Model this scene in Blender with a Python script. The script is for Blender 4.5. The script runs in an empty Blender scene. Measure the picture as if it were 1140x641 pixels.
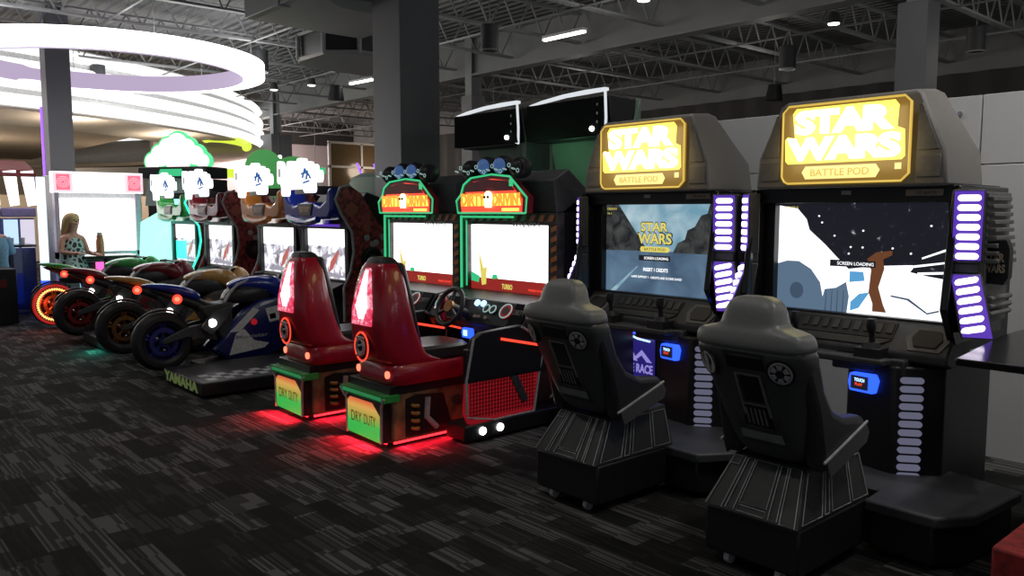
import bpy, bmesh, math, random
from mathutils import Matrix, Vector
random.seed(7)
SC = bpy.context.scene
COL = SC.collection
PI = math.pi
# ------------------------------------------------------------------ camera, world, exposure
cam_d = bpy.data.cameras.new('camera'); cam = bpy.data.objects.new('camera', cam_d); COL.objects.link(cam)
cam_d.sensor_width = 36.0; cam_d.lens = 36.0 * 900.0 / 1140.0
cam_d.clip_end = 200
cam.location = (0, 0, 1.5)
cam.rotation_euler = (PI / 2 - math.atan(85 / 900.0), 0, math.radians(48.5))
SC.camera = cam
SC.view_settings.view_transform = 'Standard'; SC.view_settings.look = 'None'
SC.view_settings.gamma = 1; SC.view_settings.use_curve_mapping = False
SC.view_settings.exposure = 0.0
w = bpy.data.worlds.new('world'); SC.world = w; w.use_nodes = True
w.node_tree.nodes['Background'].inputs[0].default_value = (0.75, 0.8, 0.9, 1)
w.node_tree.nodes['Background'].inputs[1].default_value = 0.2

def lamp(kind, loc, power, color=(1, 1, 1), size=0.3, rot=(0, 0, 0), spot=None, sy=None, name='ceiling_lamp_and_fill_light'):
    d = bpy.data.lights.new(name, kind); d.energy = power; d.color = color
    if kind == 'AREA':
        d.size = size
        if sy: d.shape = 'RECTANGLE'; d.size_y = sy
    else: d.shadow_soft_size = size
    if spot: d.spot_size = spot; d.spot_blend = 0.8
    o = bpy.data.objects.new(name, d); COL.objects.link(o); o.location = loc; o.rotation_euler = rot
    return o
for x, y, p in ((-2.5, 1.0, 26), (-6.0, 1.5, 26), (-9.5, 0.5, 24), (-13.5, 1.0, 26), (-4, -2.5, 26), (-9, -3.5, 26), (-3, 8.2, 30),
                (-6.67, 8.09, 30), (-5.72, 11.08, 24), (-16.74, 7.94, 34), (-15.6, 8.25, 24), (-11, 8.5, 34), (-21, 8, 40), (-0.3, 3.6, 60), (1.2, 1.5, 30), (-4.5, 2.6, 16), (-1, 9, 40), (-5, 12.5, 40), (-10, 13, 40)):  # later entries are added to brighten the partition and pillars
    lamp('SPOT', (x, y, 4.15), p * 1.6, (1, 0.97, 0.93), 0.12, spot=math.radians(130))

for x, y, z, p in ((-7, 8.3, 3.7, 14), (-3.5, 8.5, 3.7, 14), (-7.5, 12.4, 3.6, 14), (-11, 7.5, 3.6, 16), (-12, 12.5, 3.6, 18), (-3, 12.5, 3.6, 18), (0.2, 6.8, 3.6, 20)):  # added fill points that brighten deck and joists, no fixtures of their own
    lamp('POINT', (x, y, z), p, (1, .97, .9), .12, name='roof_fill_light')
lamp('SPOT', (-3.4, 4.2, 4.15), 70, (1, .97, .92), .1, (math.radians(28), 0, 0), spot=math.radians(100))  # this and the following spots are added to brighten the white partition
lamp('SPOT', (-0.2, 4.3, 4.15), 110, (1, .97, .92), .1, (math.radians(20), 0, 0), spot=math.radians(100))
lamp('SPOT', (-1.2, 4.2, 4.15), 70, (1, .97, .92), .1, (math.radians(28), 0, 0), spot=math.radians(100))
# ------------------------------------------------------------------ materials
def mat(name, col, rough=0.5, metal=0.0, emis=None, es=0.0, var=0.15, vs=30.0, coat=0.0, bump=0.0):
    m = bpy.data.materials.new(name); m.use_nodes = True; nt = m.node_tree; b = nt.nodes['Principled BSDF']
    b.inputs['Base Color'].default_value = (*col, 1); b.inputs['Roughness'].default_value = rough
    b.inputs['Metallic'].default_value = metal; b.inputs['Coat Weight'].default_value = coat
    if emis:
        b.inputs['Emission Color'].default_value = (*emis, 1); b.inputs['Emission Strength'].default_value = es
    if var and not emis:
        tc = nt.nodes.new('ShaderNodeTexCoord'); n = nt.nodes.new('ShaderNodeTexNoise'); n.inputs['Scale'].default_value = vs
        n.inputs['Detail'].default_value = 4
        nt.links.new(tc.outputs['Object'], n.inputs['Vector'])
        r = nt.nodes.new('ShaderNodeValToRGB'); e = r.color_ramp.elements
        e[0].position = 0.3; e[1].position = 0.7
        e[0].color = (*[c * (1 - var) for c in col], 1); e[1].color = (*[min(1, c * (1 + var)) for c in col], 1)
        nt.links.new(n.outputs['Fac'], r.inputs[0]); nt.links.new(r.outputs[0], b.inputs['Base Color'])
        if bump:
            bp = nt.nodes.new('ShaderNodeBump'); bp.inputs['Strength'].default_value = bump
            nt.links.new(n.outputs['Fac'], bp.inputs['Height']); nt.links.new(bp.outputs[0], b.inputs['Normal'])
    return m
def glow(name, col, s): return mat(name, (0.02, 0.02, 0.02), 0.4, emis=col, es=s)
def screen_mat(name, stops, scale, s, detail=3.0, dist=0.6):
    m = mat(name, (0.01, 0.01, 0.01), 0.25, emis=(1, 1, 1), es=s); nt = m.node_tree; b = nt.nodes['Principled BSDF']
    tc = nt.nodes.new('ShaderNodeTexCoord'); n = nt.nodes.new('ShaderNodeTexNoise'); r = nt.nodes.new('ShaderNodeValToRGB')
    n.inputs['Scale'].default_value = scale; n.inputs['Detail'].default_value = detail; n.inputs['Distortion'].default_value = dist
    nt.links.new(tc.outputs['Object'], n.inputs['Vector']); nt.links.new(n.outputs['Fac'], r.inputs[0])
    while len(r.color_ramp.elements) < len(stops): r.color_ramp.elements.new(0.5)
    for e, (p, c) in zip(r.color_ramp.elements, stops): e.position = p; e.color = (*c, 1)
    nt.links.new(r.outputs[0], b.inputs['Emission Color'])
    return m
M = {}
M['black'] = mat('black_laminate', (0.012, 0.012, 0.014), 0.42)
M['blackgloss'] = mat('black_gloss', (0.01, 0.01, 0.012), 0.15)
M['rubber'] = mat('rubber', (0.015, 0.015, 0.016), 0.5)
M['dkgrey'] = mat('dark_grey_metal', (0.05, 0.052, 0.056), 0.5)
M['grey'] = mat('cabinet_grey', (0.16, 0.155, 0.15), 0.5)
M['hood'] = mat('hood_grey', (0.22, 0.21, 0.195), 0.55, var=0.03)
M['lgrey'] = mat('light_grey', (0.42, 0.42, 0.43), 0.5)
M['chrome'] = mat('chrome', (0.7, 0.7, 0.72), 0.2, 1.0)
M['white'] = mat('white_paint', (0.7, 0.7, 0.7), 0.45)
M['wallwhite'] = mat('white_panel', (0.5, 0.5, 0.5), 0.5, var=0.04, vs=2)
M['vinyl'] = mat('grey_vinyl', (0.21, 0.215, 0.205), 0.4, bump=0.05, vs=60, var=0.06)
M['vinylbody'] = mat('charcoal_vinyl', (0.055, 0.058, 0.056), 0.42, var=0.05)
M['vinylmid'] = mat('mid_grey_vinyl', (0.09, 0.09, 0.095), 0.4, var=0.05)
M['vinyldk'] = mat('dark_vinyl', (0.03, 0.03, 0.033), 0.35)
M['seatplate'] = mat('seat_plate', (0.035, 0.037, 0.036), 0.45)
M['greenstrip'] = mat('grey_green_strip', (0.17, 0.2, 0.18), 0.5)
M['line'] = mat('grey_line', (0.4, 0.41, 0.41), 0.4)
M['red'] = mat('red_shell', (0.42, 0.008, 0.025), 0.28, coat=0.4, var=0.05)
M['dkred'] = mat('dark_red', (0.16, 0.006, 0.01), 0.5)
M['blue'] = mat('blue_paint', (0.012, 0.03, 0.3), 0.25, coat=0.5)
M['dkblue'] = mat('dark_blue_paint', (0.01, 0.018, 0.12), 0.3, coat=0.5)
M['gold'] = mat('gold_paint', (0.5, 0.26, 0.06), 0.3, coat=0.4)
M['orange'] = mat('orange_paint', (0.5, 0.17, 0.03), 0.3, coat=0.4)
M['green'] = mat('green_paint', (0.05, 0.4, 0.08), 0.3, coat=0.4)
M['wine'] = mat('wine_paint', (0.2, 0.012, 0.02), 0.3, coat=0.4)
M['bronze'] = mat('bronze_rim', (0.35, 0.16, 0.05), 0.35, 0.7)
M['redrim'] = mat('red_rim', (0.3, 0.02, 0.02), 0.35, 0.4)
M['bluerim'] = mat('blue_rim', (0.03, 0.04, 0.25), 0.35, 0.4)
M['pillar'] = mat('pillar_paint', (0.19, 0.19, 0.205), 0.6, var=0.04, vs=2)
M['steel'] = mat('ceiling_steel', (0.3, 0.305, 0.31), 0.6, var=0.08, vs=2)
M['girder'] = mat('girder_steel', (0.26, 0.26, 0.26), 0.6, var=0.08, vs=2)
M['duct'] = mat('duct_metal', (0.3, 0.3, 0.31), 0.5, var=0.06, vs=3)
M['beige'] = mat('beige_board', (0.42, 0.34, 0.26), 0.7)
M['cream'] = mat('cream_wall', (0.62, 0.52, 0.42), 0.8, var=0.04, vs=1)
M['skin'] = mat('skin', (0.62, 0.33, 0.25), 0.5, var=0.03)
M['hair'] = mat('blonde_hair', (0.7, 0.48, 0.24), 0.5, vs=60)
M['e_white'] = glow('lamp_white', (1, 0.98, 0.95), 5)
M['e_ring'] = glow('ring_light', (1, 1, 1), 5)
M['e_drum'] = glow('cove_light', (1, 0.99, 0.97), 1.25)
M['e_lilac'] = glow('lilac_light', (0.62, 0.5, 0.72), 0.8)
M['e_sign'] = glow('amber_backlight', (0.7, 0.38, 0.05), 0.35)
M['e_halo'] = glow('yellow_halo_glow', (1, 0.75, 0.1), 1.9)
M['e_yel'] = glow('yellow_letters', (1, 0.9, 0.45), 4.0)
M['e_plate'] = glow('pale_yellow_plate', (1, 0.78, 0.28), 1.2)
M['e_amberline'] = glow('amber_line', (0.9, 0.6, 0.1), 0.8)
M['e_pill'] = glow('violet_white_pill', (0.93, 0.83, 1), 3.0)
M['e_violet'] = glow('violet_panel', (0.12, 0.04, 0.55), 0.8)
M['e_dimpill'] = glow('dim_pill', (0.5, 0.5, 0.75), 0.22)
M['e_blue'] = glow('blue_led', (0.02, 0.08, 1), 2.2)
M['e_bluew'] = glow('blue_white_led', (0.4, 0.65, 1), 2.0)
M['e_red'] = glow('red_led', (1, 0.02, 0.03), 4.0)
M['e_redglow'] = glow('red_glow', (1, 0.06, 0.03), 1.5)
M['e_redhot'] = glow('red_hot', (1, 0.22, 0.12), 1.8)
M['e_green'] = glow('green_neon', (0.05, 0.75, 0.30), 0.75)
M['e_teal'] = glow('teal_neon', (0.05, 0.9, 0.6), 1.6)
M['e_tealw'] = glow('teal_white', (0.35, 1, 0.85), 1.6)
M['e_screen'] = glow('white_screen', (1, 1, 1), 2.6)
M['e_sw'] = glow('white_tube', (1, 1, 1), 1.4)
M['e_pink'] = glow('pink_square', (1, 0.18, 0.28), 1.0)
M['e_pinkw'] = glow('pink_white', (0.95, 0.75, 0.85), 1.0)
M['e_limey'] = glow('lime_neon', (0.75, 0.95, 0.06), 1.0)
M['e_orange'] = glow('orange_glow', (1, 0.4, 0.04), 1.1)
M['e_purple'] = glow('purple_neon', (0.35, 0.12, 1), 1.6)
M['carbon'] = mat('dark_graphic', (0.045, 0.04, 0.036), 0.4, var=0.8, vs=14)
M['wood'] = mat('brown_graphic', (0.24, 0.14, 0.07), 0.4, var=0.6, vs=9)
M['redgraphic'] = mat('red_graphic', (0.3, 0.06, 0.06), 0.4, var=0.9, vs=22)
M['s_moto'] = screen_mat('race_screen', [(0.34, (0.16, 0.13, 0.16)), (0.45, (0.5, 0.48, 0.55)), (0.52, (0.85, 0.85, 0.9)), (0.75, (1, 1, 1))], 9.0, 1.2)
M['s_mototop'] = glow('race_screen_white', (1, 1, 1), 1.9)
M['s_sky'] = screen_mat('road_sky', [(0.35, (0.22, 0.45, 0.6)), (0.65, (0.62, 0.82, 0.9))], 5.0, 0.7)
M['s_hill'] = screen_mat('dark_hill', [(0.35, (0.012, 0.014, 0.018)), (0.7, (0.08, 0.085, 0.08))], 14.0, 0.8)
M['s_road'] = screen_mat('blue_road', [(0.3, (0.05, 0.09, 0.15)), (0.7, (0.13, 0.22, 0.32))], 4.0, 0.95)
M['s_space'] = screen_mat('dark_sky', [(0.6, (0.012, 0.012, 0.02)), (0.70, (0.03, 0.03, 0.05)), (0.78, (0.6, 0.6, 0.6))], 26.0, 0.7)
M['s_white'] = glow('screen_white_area', (0.95, 0.97, 1), 1.5)
M['s_disc'] = glow('screen_grey_disc', (0.10, 0.16, 0.24), 1.0)
M['s_disc2'] = glow('screen_grey_disc_dark', (0.05, 0.08, 0.13), 1.0)
M['s_blue'] = glow('screen_blue', (0.10, 0.35, 0.65), 1.0)
M['s_brown'] = glow('screen_brown', (0.14, 0.05, 0.02), 1.0)
M['s_black'] = glow('screen_black', (0.01, 0.01, 0.015), 1.0)
M['s_yel'] = glow('screen_yellow', (0.85, 0.72, 0.15), 0.9)
M['s_red'] = glow('screen_red_band', (0.35, 0.02, 0.015), 0.8)
M['darkpanel'] = mat('dark_display', (0.005, 0.006, 0.006), 0.8)
M['darkpanel'].node_tree.nodes['Principled BSDF'].inputs['Specular IOR Level'].default_value = 0.05
M['greenpanel'] = mat('dull_green_panel', (0.17, 0.24, 0.19), 0.6, var=0.1, vs=3)
M['tablet'] = mat('table_dark', (0.03, 0.03, 0.035), 0.2)
M['glass'] = mat('bottle', (0.4, 0.1, 0.04), 0.1)
M['redbox'] = mat('red_kick', (0.3, 0.02, 0.02), 0.6, var=0.5, vs=25)
M['curtain'] = mat('dark_corrugated', (0.05, 0.046, 0.042), 0.7)

def carpet():
    m = bpy.data.materials.new('carpet'); m.use_nodes = True; nt = m.node_tree; N = nt.nodes; Lk = nt.links
    b = N['Principled BSDF']; b.inputs['Roughness'].default_value = 0.95; b.inputs['Specular IOR Level'].default_value = 0.1
    tc = N.new('ShaderNodeTexCoord'); sx = N.new('ShaderNodeSeparateXYZ'); Lk.new(tc.outputs['Object'], sx.inputs[0])
    def mth(op, a, bb=None, c=None):
        n = N.new('ShaderNodeMath'); n.operation = op
        for i, v in enumerate((a, bb, c)):
            if v is None: continue
            if isinstance(v, (int, float)): n.inputs[i].default_value = v
            else: Lk.new(v, n.inputs[i])
        return n.outputs[0]
    X, Y = sx.outputs[0], sx.outputs[1]
    def layer(sxx, syy, off, seed):
        row = mth('FLOOR', mth('DIVIDE', Y, syy))
        shift = N.new('ShaderNodeTexWhiteNoise'); shift.noise_dimensions = '1D'; Lk.new(mth('ADD', row, seed), shift.inputs['W'])
        xx = mth('ADD', mth('DIVIDE', X, sxx), mth('MULTIPLY', shift.outputs['Value'], off))
        cx = N.new('ShaderNodeCombineXYZ'); Lk.new(mth('FLOOR', xx), cx.inputs[0]); Lk.new(row, cx.inputs[1]); cx.inputs[2].default_value = seed
        wn = N.new('ShaderNodeTexWhiteNoise'); wn.noise_dimensions = '3D'; Lk.new(cx.outputs[0], wn.inputs['Vector'])
        return wn.outputs['Value']
    a = layer(0.25, 0.125, 3.0, 0.0); c = layer(0.2, 0.0625, 7.0, 5.0)
    stripe = N.new('ShaderNodeTexWhiteNoise'); stripe.noise_dimensions = '2D'
    cs = N.new('ShaderNodeCombineXYZ'); Lk.new(mth('FLOOR', mth('DIVIDE', Y, 0.011)), cs.inputs[1]); Lk.new(mth('FLOOR', mth('DIVIDE', X, 0.24)), cs.inputs[0])
    Lk.new(cs.outputs[0], stripe.inputs['Vector'])
    st = mth('ADD', mth('MULTIPLY', mth('GREATER_THAN', stripe.outputs['Value'], 0.5), 0.75), 0.25)
    blk = mth('MULTIPLY', mth('MULTIPLY', mth('ADD', mth('MULTIPLY', mth('GREATER_THAN', a, 0.45), 0.5), mth('MULTIPLY', a, 0.5)), mth('ADD', mth('MULTIPLY', mth('GREATER_THAN', c, 0.3), 0.65), 0.35)), st)
    nz = N.new('ShaderNodeTexNoise'); nz.inputs['Scale'].default_value = 260; Lk.new(tc.outputs['Object'], nz.inputs['Vector'])
    v = mth('ADD', mth('MULTIPLY', mth('MULTIPLY', blk, 0.095), mth('ADD', nz.outputs['Fac'], 0.5)), 0.012)
    cc = N.new('ShaderNodeCombineColor'); Lk.new(v, cc.inputs[0]); Lk.new(mth('MULTIPLY', v, 0.98), cc.inputs[1]); Lk.new(mth('MULTIPLY', v, 0.97), cc.inputs[2])
    Lk.new(cc.outputs[0], b.inputs['Base Color'])
    return m
M['carpet'] = carpet()
def deck_mat():
    m = mat('metal_deck', (0.2, 0.2, 0.205), 0.6); nt = m.node_tree; b = nt.nodes['Principled BSDF']
    tc = nt.nodes.new('ShaderNodeTexCoord'); wv = nt.nodes.new('ShaderNodeTexWave'); wv.bands_direction = 'Y'; wv.inputs['Scale'].default_value = 1.6
    nt.links.new(tc.outputs['Object'], wv.inputs['Vector']); bp = nt.nodes.new('ShaderNodeBump'); bp.inputs['Strength'].default_value = 1; bp.inputs['Distance'].default_value = 0.06
    nt.links.new(wv.outputs['Fac'], bp.inputs['Height']); nt.links.new(bp.outputs[0], b.inputs['Normal'])
    return m
M['deck'] = deck_mat()
def mats(*n): return [M[k] for k in n]

# ------------------------------------------------------------------ mesh builder
class MB:
    def __init__(s): s.v = []; s.f = []; s.m = []; s.T = None
    def add(s, vs, fs, m=0):
        o = len(s.v)
        for p in vs:
            p = Vector(p)
            if s.T is not None: p = s.T @ p
            s.v.append(p)
        for f in fs: s.f.append([i + o for i in f]); s.m.append(m)
        return s
    def bx(s, x0, x1, y0, y1, z0, z1, m=0):
        return s.add([(x, y, z) for x in (x0, x1) for y in (y0, y1) for z in (z0, z1)],
                     [(0, 1, 3, 2), (4, 6, 7, 5), (0, 4, 5, 1), (2, 3, 7, 6), (0, 2, 6, 4), (1, 5, 7, 3)], m)
    def loft(s, loops, m=0, caps=True, closed=False):
        n = len(loops[0]); vs = [p for l in loops for p in l]; fs = []
        k = len(loops)
        for i in range(k if closed else k - 1):
            a = i * n; b = ((i + 1) % k) * n
            for j in range(n): fs.append((a + j, a + (j + 1) % n, b + (j + 1) % n, b + j))
        if caps and not closed: fs.append(tuple(range(n - 1, -1, -1))); fs.append(tuple(range((k - 1) * n, k * n)))
        return s.add(vs, fs, m)
    def prx(s, poly, x0, x1, m=0): return s.loft([[(x0, y, z) for y, z in poly], [(x1, y, z) for y, z in poly]], m)
    def pry(s, poly, y0, y1, m=0): return s.loft([[(x, y0, z) for x, z in poly], [(x, y1, z) for x, z in poly]], m)
    def prz(s, poly, z0, z1, m=0): return s.loft([[(x, y, z0) for x, y in poly], [(x, y, z1) for x, y in poly]], m)
    def frus(s, a, b, m=0):   # a,b = (x0,x1,y0,y1,z)
        q = lambda r: [(r[0], r[2], r[4]), (r[1], r[2], r[4]), (r[1], r[3], r[4]), (r[0], r[3], r[4])]
        return s.loft([q(a), q(b)], m)
    def cyl(s, p0, p1, r0, r1=None, n=12, m=0, caps=True):
        p0 = Vector(p0); p1 = Vector(p1); r1 = r0 if r1 is None else r1
        d = (p1 - p0).normalized(); u = d.orthogonal().normalized(); w_ = d.cross(u)
        L = [[p + (u * math.cos(2 * PI * i / n) + w_ * math.sin(2 * PI * i / n)) * r for i in range(n)] for p, r in ((p0, r0), (p1, r1))]
        return s.loft(L, m, caps)
    def tube(s, pts, r, n=8, m=0, closed=False):
        pts = [Vector(p) for p in pts]; L = []; k = len(pts); pu = None
        for i, p in enumerate(pts):
            a = pts[(i - 1) % k] if (closed or i > 0) else p; b = pts[(i + 1) % k] if (closed or i < k - 1) else p
            d = (b - a).normalized()
            if pu is None: u = d.orthogonal().normalized()
            else:
                u = pu - d * pu.dot(d); u = u.normalized() if u.length > 1e-5 else d.orthogonal().normalized()
            pu = u; w_ = d.cross(u)
            L.append([p + (u * math.cos(2 * PI * j / n) + w_ * math.sin(2 * PI * j / n)) * r for j in range(n)])
        return s.loft(L, m, True, closed)
    def torus(s, c, ax, R, r, n=32, k=8, m=0, a0=0, a1=None):
        c = Vector(c); d = Vector(ax).normalized(); u = d.orthogonal().normalized(); w_ = d.cross(u)
        full = a1 is None; a1 = 2 * PI if full else a1
        cnt = n if full else n + 1
        pts = [c + (u * math.cos(a0 + (a1 - a0) * i / n) + w_ * math.sin(a0 + (a1 - a0) * i / n)) * R for i in range(cnt)]
        return s.tube(pts, r, k, m, full)
    def lathe(s, prof, c, ax, n=32, m=0, closed=True):   # prof = (axial, radius)
        c = Vector(c); d = Vector(ax).normalized(); u = d.orthogonal().normalized(); w_ = d.cross(u); L = []
        for i in range(n):
            a = 2 * PI * i / n; e = u * math.cos(a) + w_ * math.sin(a)
            L.append([c + d * h + e * r for h, r in prof])
        vs = [p for l in L for p in l]; k = len(prof); fs = []
        for i in range(n):
            for j in range(k if closed else k - 1):
                fs.append((i * k + j, i * k + (j + 1) % k, ((i + 1) % n) * k + (j + 1) % k, ((i + 1) % n) * k + j))
        return s.add(vs, fs, m)
    def ball(s, c, r, m=0, sc=(1, 1, 1), n=14, k=8):
        L = []
        for i in range(1, k):
            t = PI * i / k
            L.append([(c[0] + r * sc[0] * math.sin(t) * math.cos(2 * PI * j / n), c[1] + r * sc[1] * math.sin(t) * math.sin(2 * PI * j / n), c[2] + r * sc[2] * math.cos(t)) for j in range(n)])
        return s.loft(L, m)
    def sup(s, secs, e=4.0, n=20, m=0, cap=True):   # rounded rectangle sections (x, y, z, hw, hd)
        L = []
        for (x, y, z, hw, hd) in secs:
            l = []
            for j in range(n):
                a = 2 * PI * j / n; ca, sa = math.cos(a), math.sin(a)
                l.append((x + hw * math.copysign(abs(ca) ** (2 / e), ca), y + hd * math.copysign(abs(sa) ** (2 / e), sa), z))
            L.append(l)
        return s.loft(L, m, cap)
    def pill(s, x0, x1, z0, z1, y0, y1, m=0, skew=0.0):
        r = (z1 - z0) / 2; zc = (z0 + z1) / 2; P = []
        for i in range(7): a = PI / 2 + PI * i / 6; P.append((x0 + r + r * math.cos(a), zc + r * math.sin(a)))
        for i in range(7): a = -PI / 2 + PI * i / 6; P.append((x1 - r + r * math.cos(a), zc + r * math.sin(a)))
        P = [(x, z + skew * (x - x0)) for x, z in P]
        return s.pry(P, y0, y1, m)
    def disc(s, x, z, r, y0, y1, m=0, n=24):
        return s.pry([(x + r * math.cos(2 * PI * i / n), z + r * math.sin(2 * PI * i / n)) for i in range(n)], y0, y1, m)
    def text(s, t, x0, x1, z0, z1, y, depth=0.004, m=0, off=0.0, sep=1.0):   # faces -Y, fitted to a rectangle
        key = (t, off, sep)
        if key not in TXT:
            c = bpy.data.curves.new('t', 'FONT'); c.body = t; c.offset = off; c.extrude = 0.5; c.resolution_u = 3; c.space_character = sep
            o = bpy.data.objects.new('t', c); COL.objects.link(o)
            me = bpy.data.meshes.new_from_object(o.evaluated_get(bpy.context.evaluated_depsgraph_get()))
            TXT[key] = ([v.co.copy() for v in me.vertices], [tuple(p.vertices) for p in me.polygons])
            bpy.data.objects.remove(o); bpy.data.curves.remove(c); bpy.data.meshes.remove(me)
        vs, fs = TXT[key]
        ax, bx_ = min(v.x for v in vs), max(v.x for v in vs); az, bz = min(v.y for v in vs), max(v.y for v in vs)
        return s.add([(x0 + (v.x - ax) / (bx_ - ax) * (x1 - x0), y - (v.z + 0.5) * depth, z0 + (v.y - az) / (bz - az) * (z1 - z0)) for v in vs], fs, m)
    def build(s, name, ms, parent=None, bevel=0.0, sub=0, loc=None, seg=2):
        if not isinstance(ms, (list, tuple)): ms = [ms]
        me = bpy.data.meshes.new(name); me.from_pydata([tuple(v) for v in s.v], [], s.f)
        for p, mi in zip(me.polygons, s.m): p.material_index = mi
        for m_ in ms: me.materials.append(m_)
        bm = bmesh.new(); bm.from_mesh(me); bmesh.ops.recalc_face_normals(bm, faces=bm.faces); bm.to_mesh(me); bm.free()
        me.polygons.foreach_set('use_smooth', [True] * len(me.polygons)); me.set_sharp_from_angle(angle=0.65)
        o = bpy.data.objects.new(name, me); COL.objects.link(o)
        if loc: o.location = loc
        if parent: o.parent = parent
        if bevel:
            b = o.modifiers.new('bevel', 'BEVEL'); b.width = bevel; b.segments = seg; b.limit_method = 'ANGLE'; b.angle_limit = 0.7
        if sub:
            q = o.modifiers.new('sub', 'SUBSURF'); q.levels = sub; q.render_levels = sub
        return o
TXT = {}
def tag(o, label=None, cat=None, group=None, kind=None):
    if label: o['label'] = label
    if cat: o['category'] = cat
    if group: o['group'] = group
    if kind: o['kind'] = kind
    return o
def empty(name, loc, label, cat, group=None, rz=0.0):
    o = bpy.data.objects.new(name, None); COL.objects.link(o); o.location = loc; o.rotation_euler = (0, 0, rz)
    return tag(o, label, cat, group)
def copy_tree(o, loc=None, parent=None, label=None):
    c = o.copy(); COL.objects.link(c)
    if parent: c.parent = parent
    if loc: c.location = loc
    if label: c['label'] = label
    for ch in [k for k in bpy.data.objects if k.parent == o]: copy_tree(ch, None, c)
    return c

# ------------------------------------------------------------------ setting
tag(MB().bx(-38, 6, -12, 22, -0.1, 0).build('floor', M['carpet']), 'dark grey patterned carpet tiles', kind='structure')
ceil = bpy.data.objects.new('ceiling', None); COL.objects.link(ceil); tag(ceil, kind='structure')
MB().bx(-38, 6, -12, 22, 4.9, 5.0).build('deck', M['deck'], ceil)
def joist_mesh(y0, y1, zb=4.28, zt=4.78):
    b = MB()
    b.bx(-0.05, 0.05, y0, y1, zb, zb + 0.035); b.bx(-0.05, 0.05, y0, y1, zt - 0.03, zt)
    n = int((y1 - y0) / 0.55); d = (y1 - y0) / n
    for i in range(n):
        a = y0 + i * d
        b.cyl((0, a, zt), (0, a + d / 2, zb), 0.014, n=4); b.cyl((0, a + d / 2, zb), (0, a + d, zt), 0.014, n=4)
    return b
j0 = joist_mesh(-8, 10.0).build('joist', M['steel'], ceil, loc=(2.3, 0, 0))
for i in range(1, 23):
    c = j0.copy(); COL.objects.link(c); c.location = (2.3 - 1.7 * i, 0, 0)
j1 = joist_mesh(10.25, 16.5).build('joist', M['steel'], ceil, loc=(2.3, 0, 0))
for i in range(1, 23):
    c = j1.copy(); COL.objects.link(c); c.location = (2.3 - 1.7 * i, 0, 0)
def girder(y):
    b = MB(); b.bx(-37, 5, y - 0.12, y + 0.12, 4.12, 4.16); b.bx(-37, 5, y - 0.02, y + 0.02, 4.16, 4.86); b.bx(-37, 5, y - 0.12, y + 0.12, 4.84, 4.88)
    b.build('girder', M['girder'], ceil)
girder(10.12); girder(-5.5)
b = MB()
for y in (1.5, 3.6, 5.8, 8.2, 12, 14.2):
    b.cyl((-36, y, 4.27), (4, y, 4.27), 0.016, n=5)
b.build('bridging_rod', M['steel'], ceil)
b = MB(); b.bx(-38, 6, 16.5, 16.7, 3.75, 5); 
tag(b.build('wall_back', M['girder']), kind='structure')
b = MB(); n = 260
pts = [(-38 + 44 * i / n, 16.3 + (0.06 if (i // 2) % 2 else 0)) for i in range(n + 1)]
b.prz(pts + [(6, 16.6), (-38, 16.6)], 0, 4.05)
tag(b.build('trim_1', M['curtain']), 'dark corrugated lower wall behind the white partition', kind='structure')
tag(MB().bx(-36.2, -36, -12, 22, 0, 5).build('wall_left', M['cream']), kind='structure')
# partition behind the pod cabinets
part = bpy.data.objects.new('wall_partition', None); COL.objects.link(part); tag(part, 'white panelled partition behind the cabinets', kind='structure')
xs = [-4.0, -3.15, -2.3, -1.83, -1.0, 0.2, 1.4]
for a, c in zip(xs, xs[1:]):
    for z0, z1 in ((0.0, 0.62), (0.625, 1.78), (1.785, 2.2)):
        MB().bx(a + 0.004, c - 0.004, 5.4, 5.46, z0, z1).build('wall_panel', M['wallwhite'], part, bevel=0.004)
b = MB()
for x in (-2.9, -2.08, -1.95, -1.5, -0.6):
    for z in (2.1, 2.0, 1.9, 0.75, 0.6, 0.95): b.cyl((x, 5.385, z), (x, 5.4, z), 0.014, n=10)
b.build('bolt', M['chrome'], part)

# ------------------------------------------------------------------ pillars
def pillar(x0, x1, y0, y1, top, label, led=False):
    r = empty('pillar', ((x0 + x1) / 2, (y0 + y1) / 2, 0), label, 'pillar', 'square building pillars')
    hx, hy = (x1 - x0) / 2, (y1 - y0) / 2
    MB().bx(-hx, hx, -hy, hy, 0, top).build('boxing', M['pillar'], r, bevel=0.006)
    b = MB(); b.bx(-0.1, 0.1, -0.12, -0.1, top, 4.86); b.bx(-0.1, 0.1, 0.1, 0.12, top, 4.86); b.bx(-0.01, 0.01, -0.1, 0.1, top, 4.86)
    b.build('steel_column', M['steel'], r)
    if led: MB().bx(-hx - 0.03, -hx - 0.001, -hy - 0.03, -hy + 0.02, 0.3, 3.2).build('led_strip', M['e_purple'], r)
    return r
pillar(-7.62, -7.1, 4.75, 5.25, 4.86, 'wide grey square pillar in the middle, behind the racing cabinets')
pillar(-15.11, -14.75, 3.14, 3.50, 4.7, 'dark pillar at left rising through the glowing ring light', led=True)
pillar(-4.35, -4.0, 9.95, 10.3, 3.95, 'tall grey pillar behind the nearer pod cabinet hood at right')
pillar(-12.75, -12.42, 9.95, 10.28, 3.75, 'short-looking far pillar above the dark twin display hoods')
pillar(-21.6, -20.9, 9.8, 10.4, 3.6, 'far grey pillar left of the window, below the ceiling duct')

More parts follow.
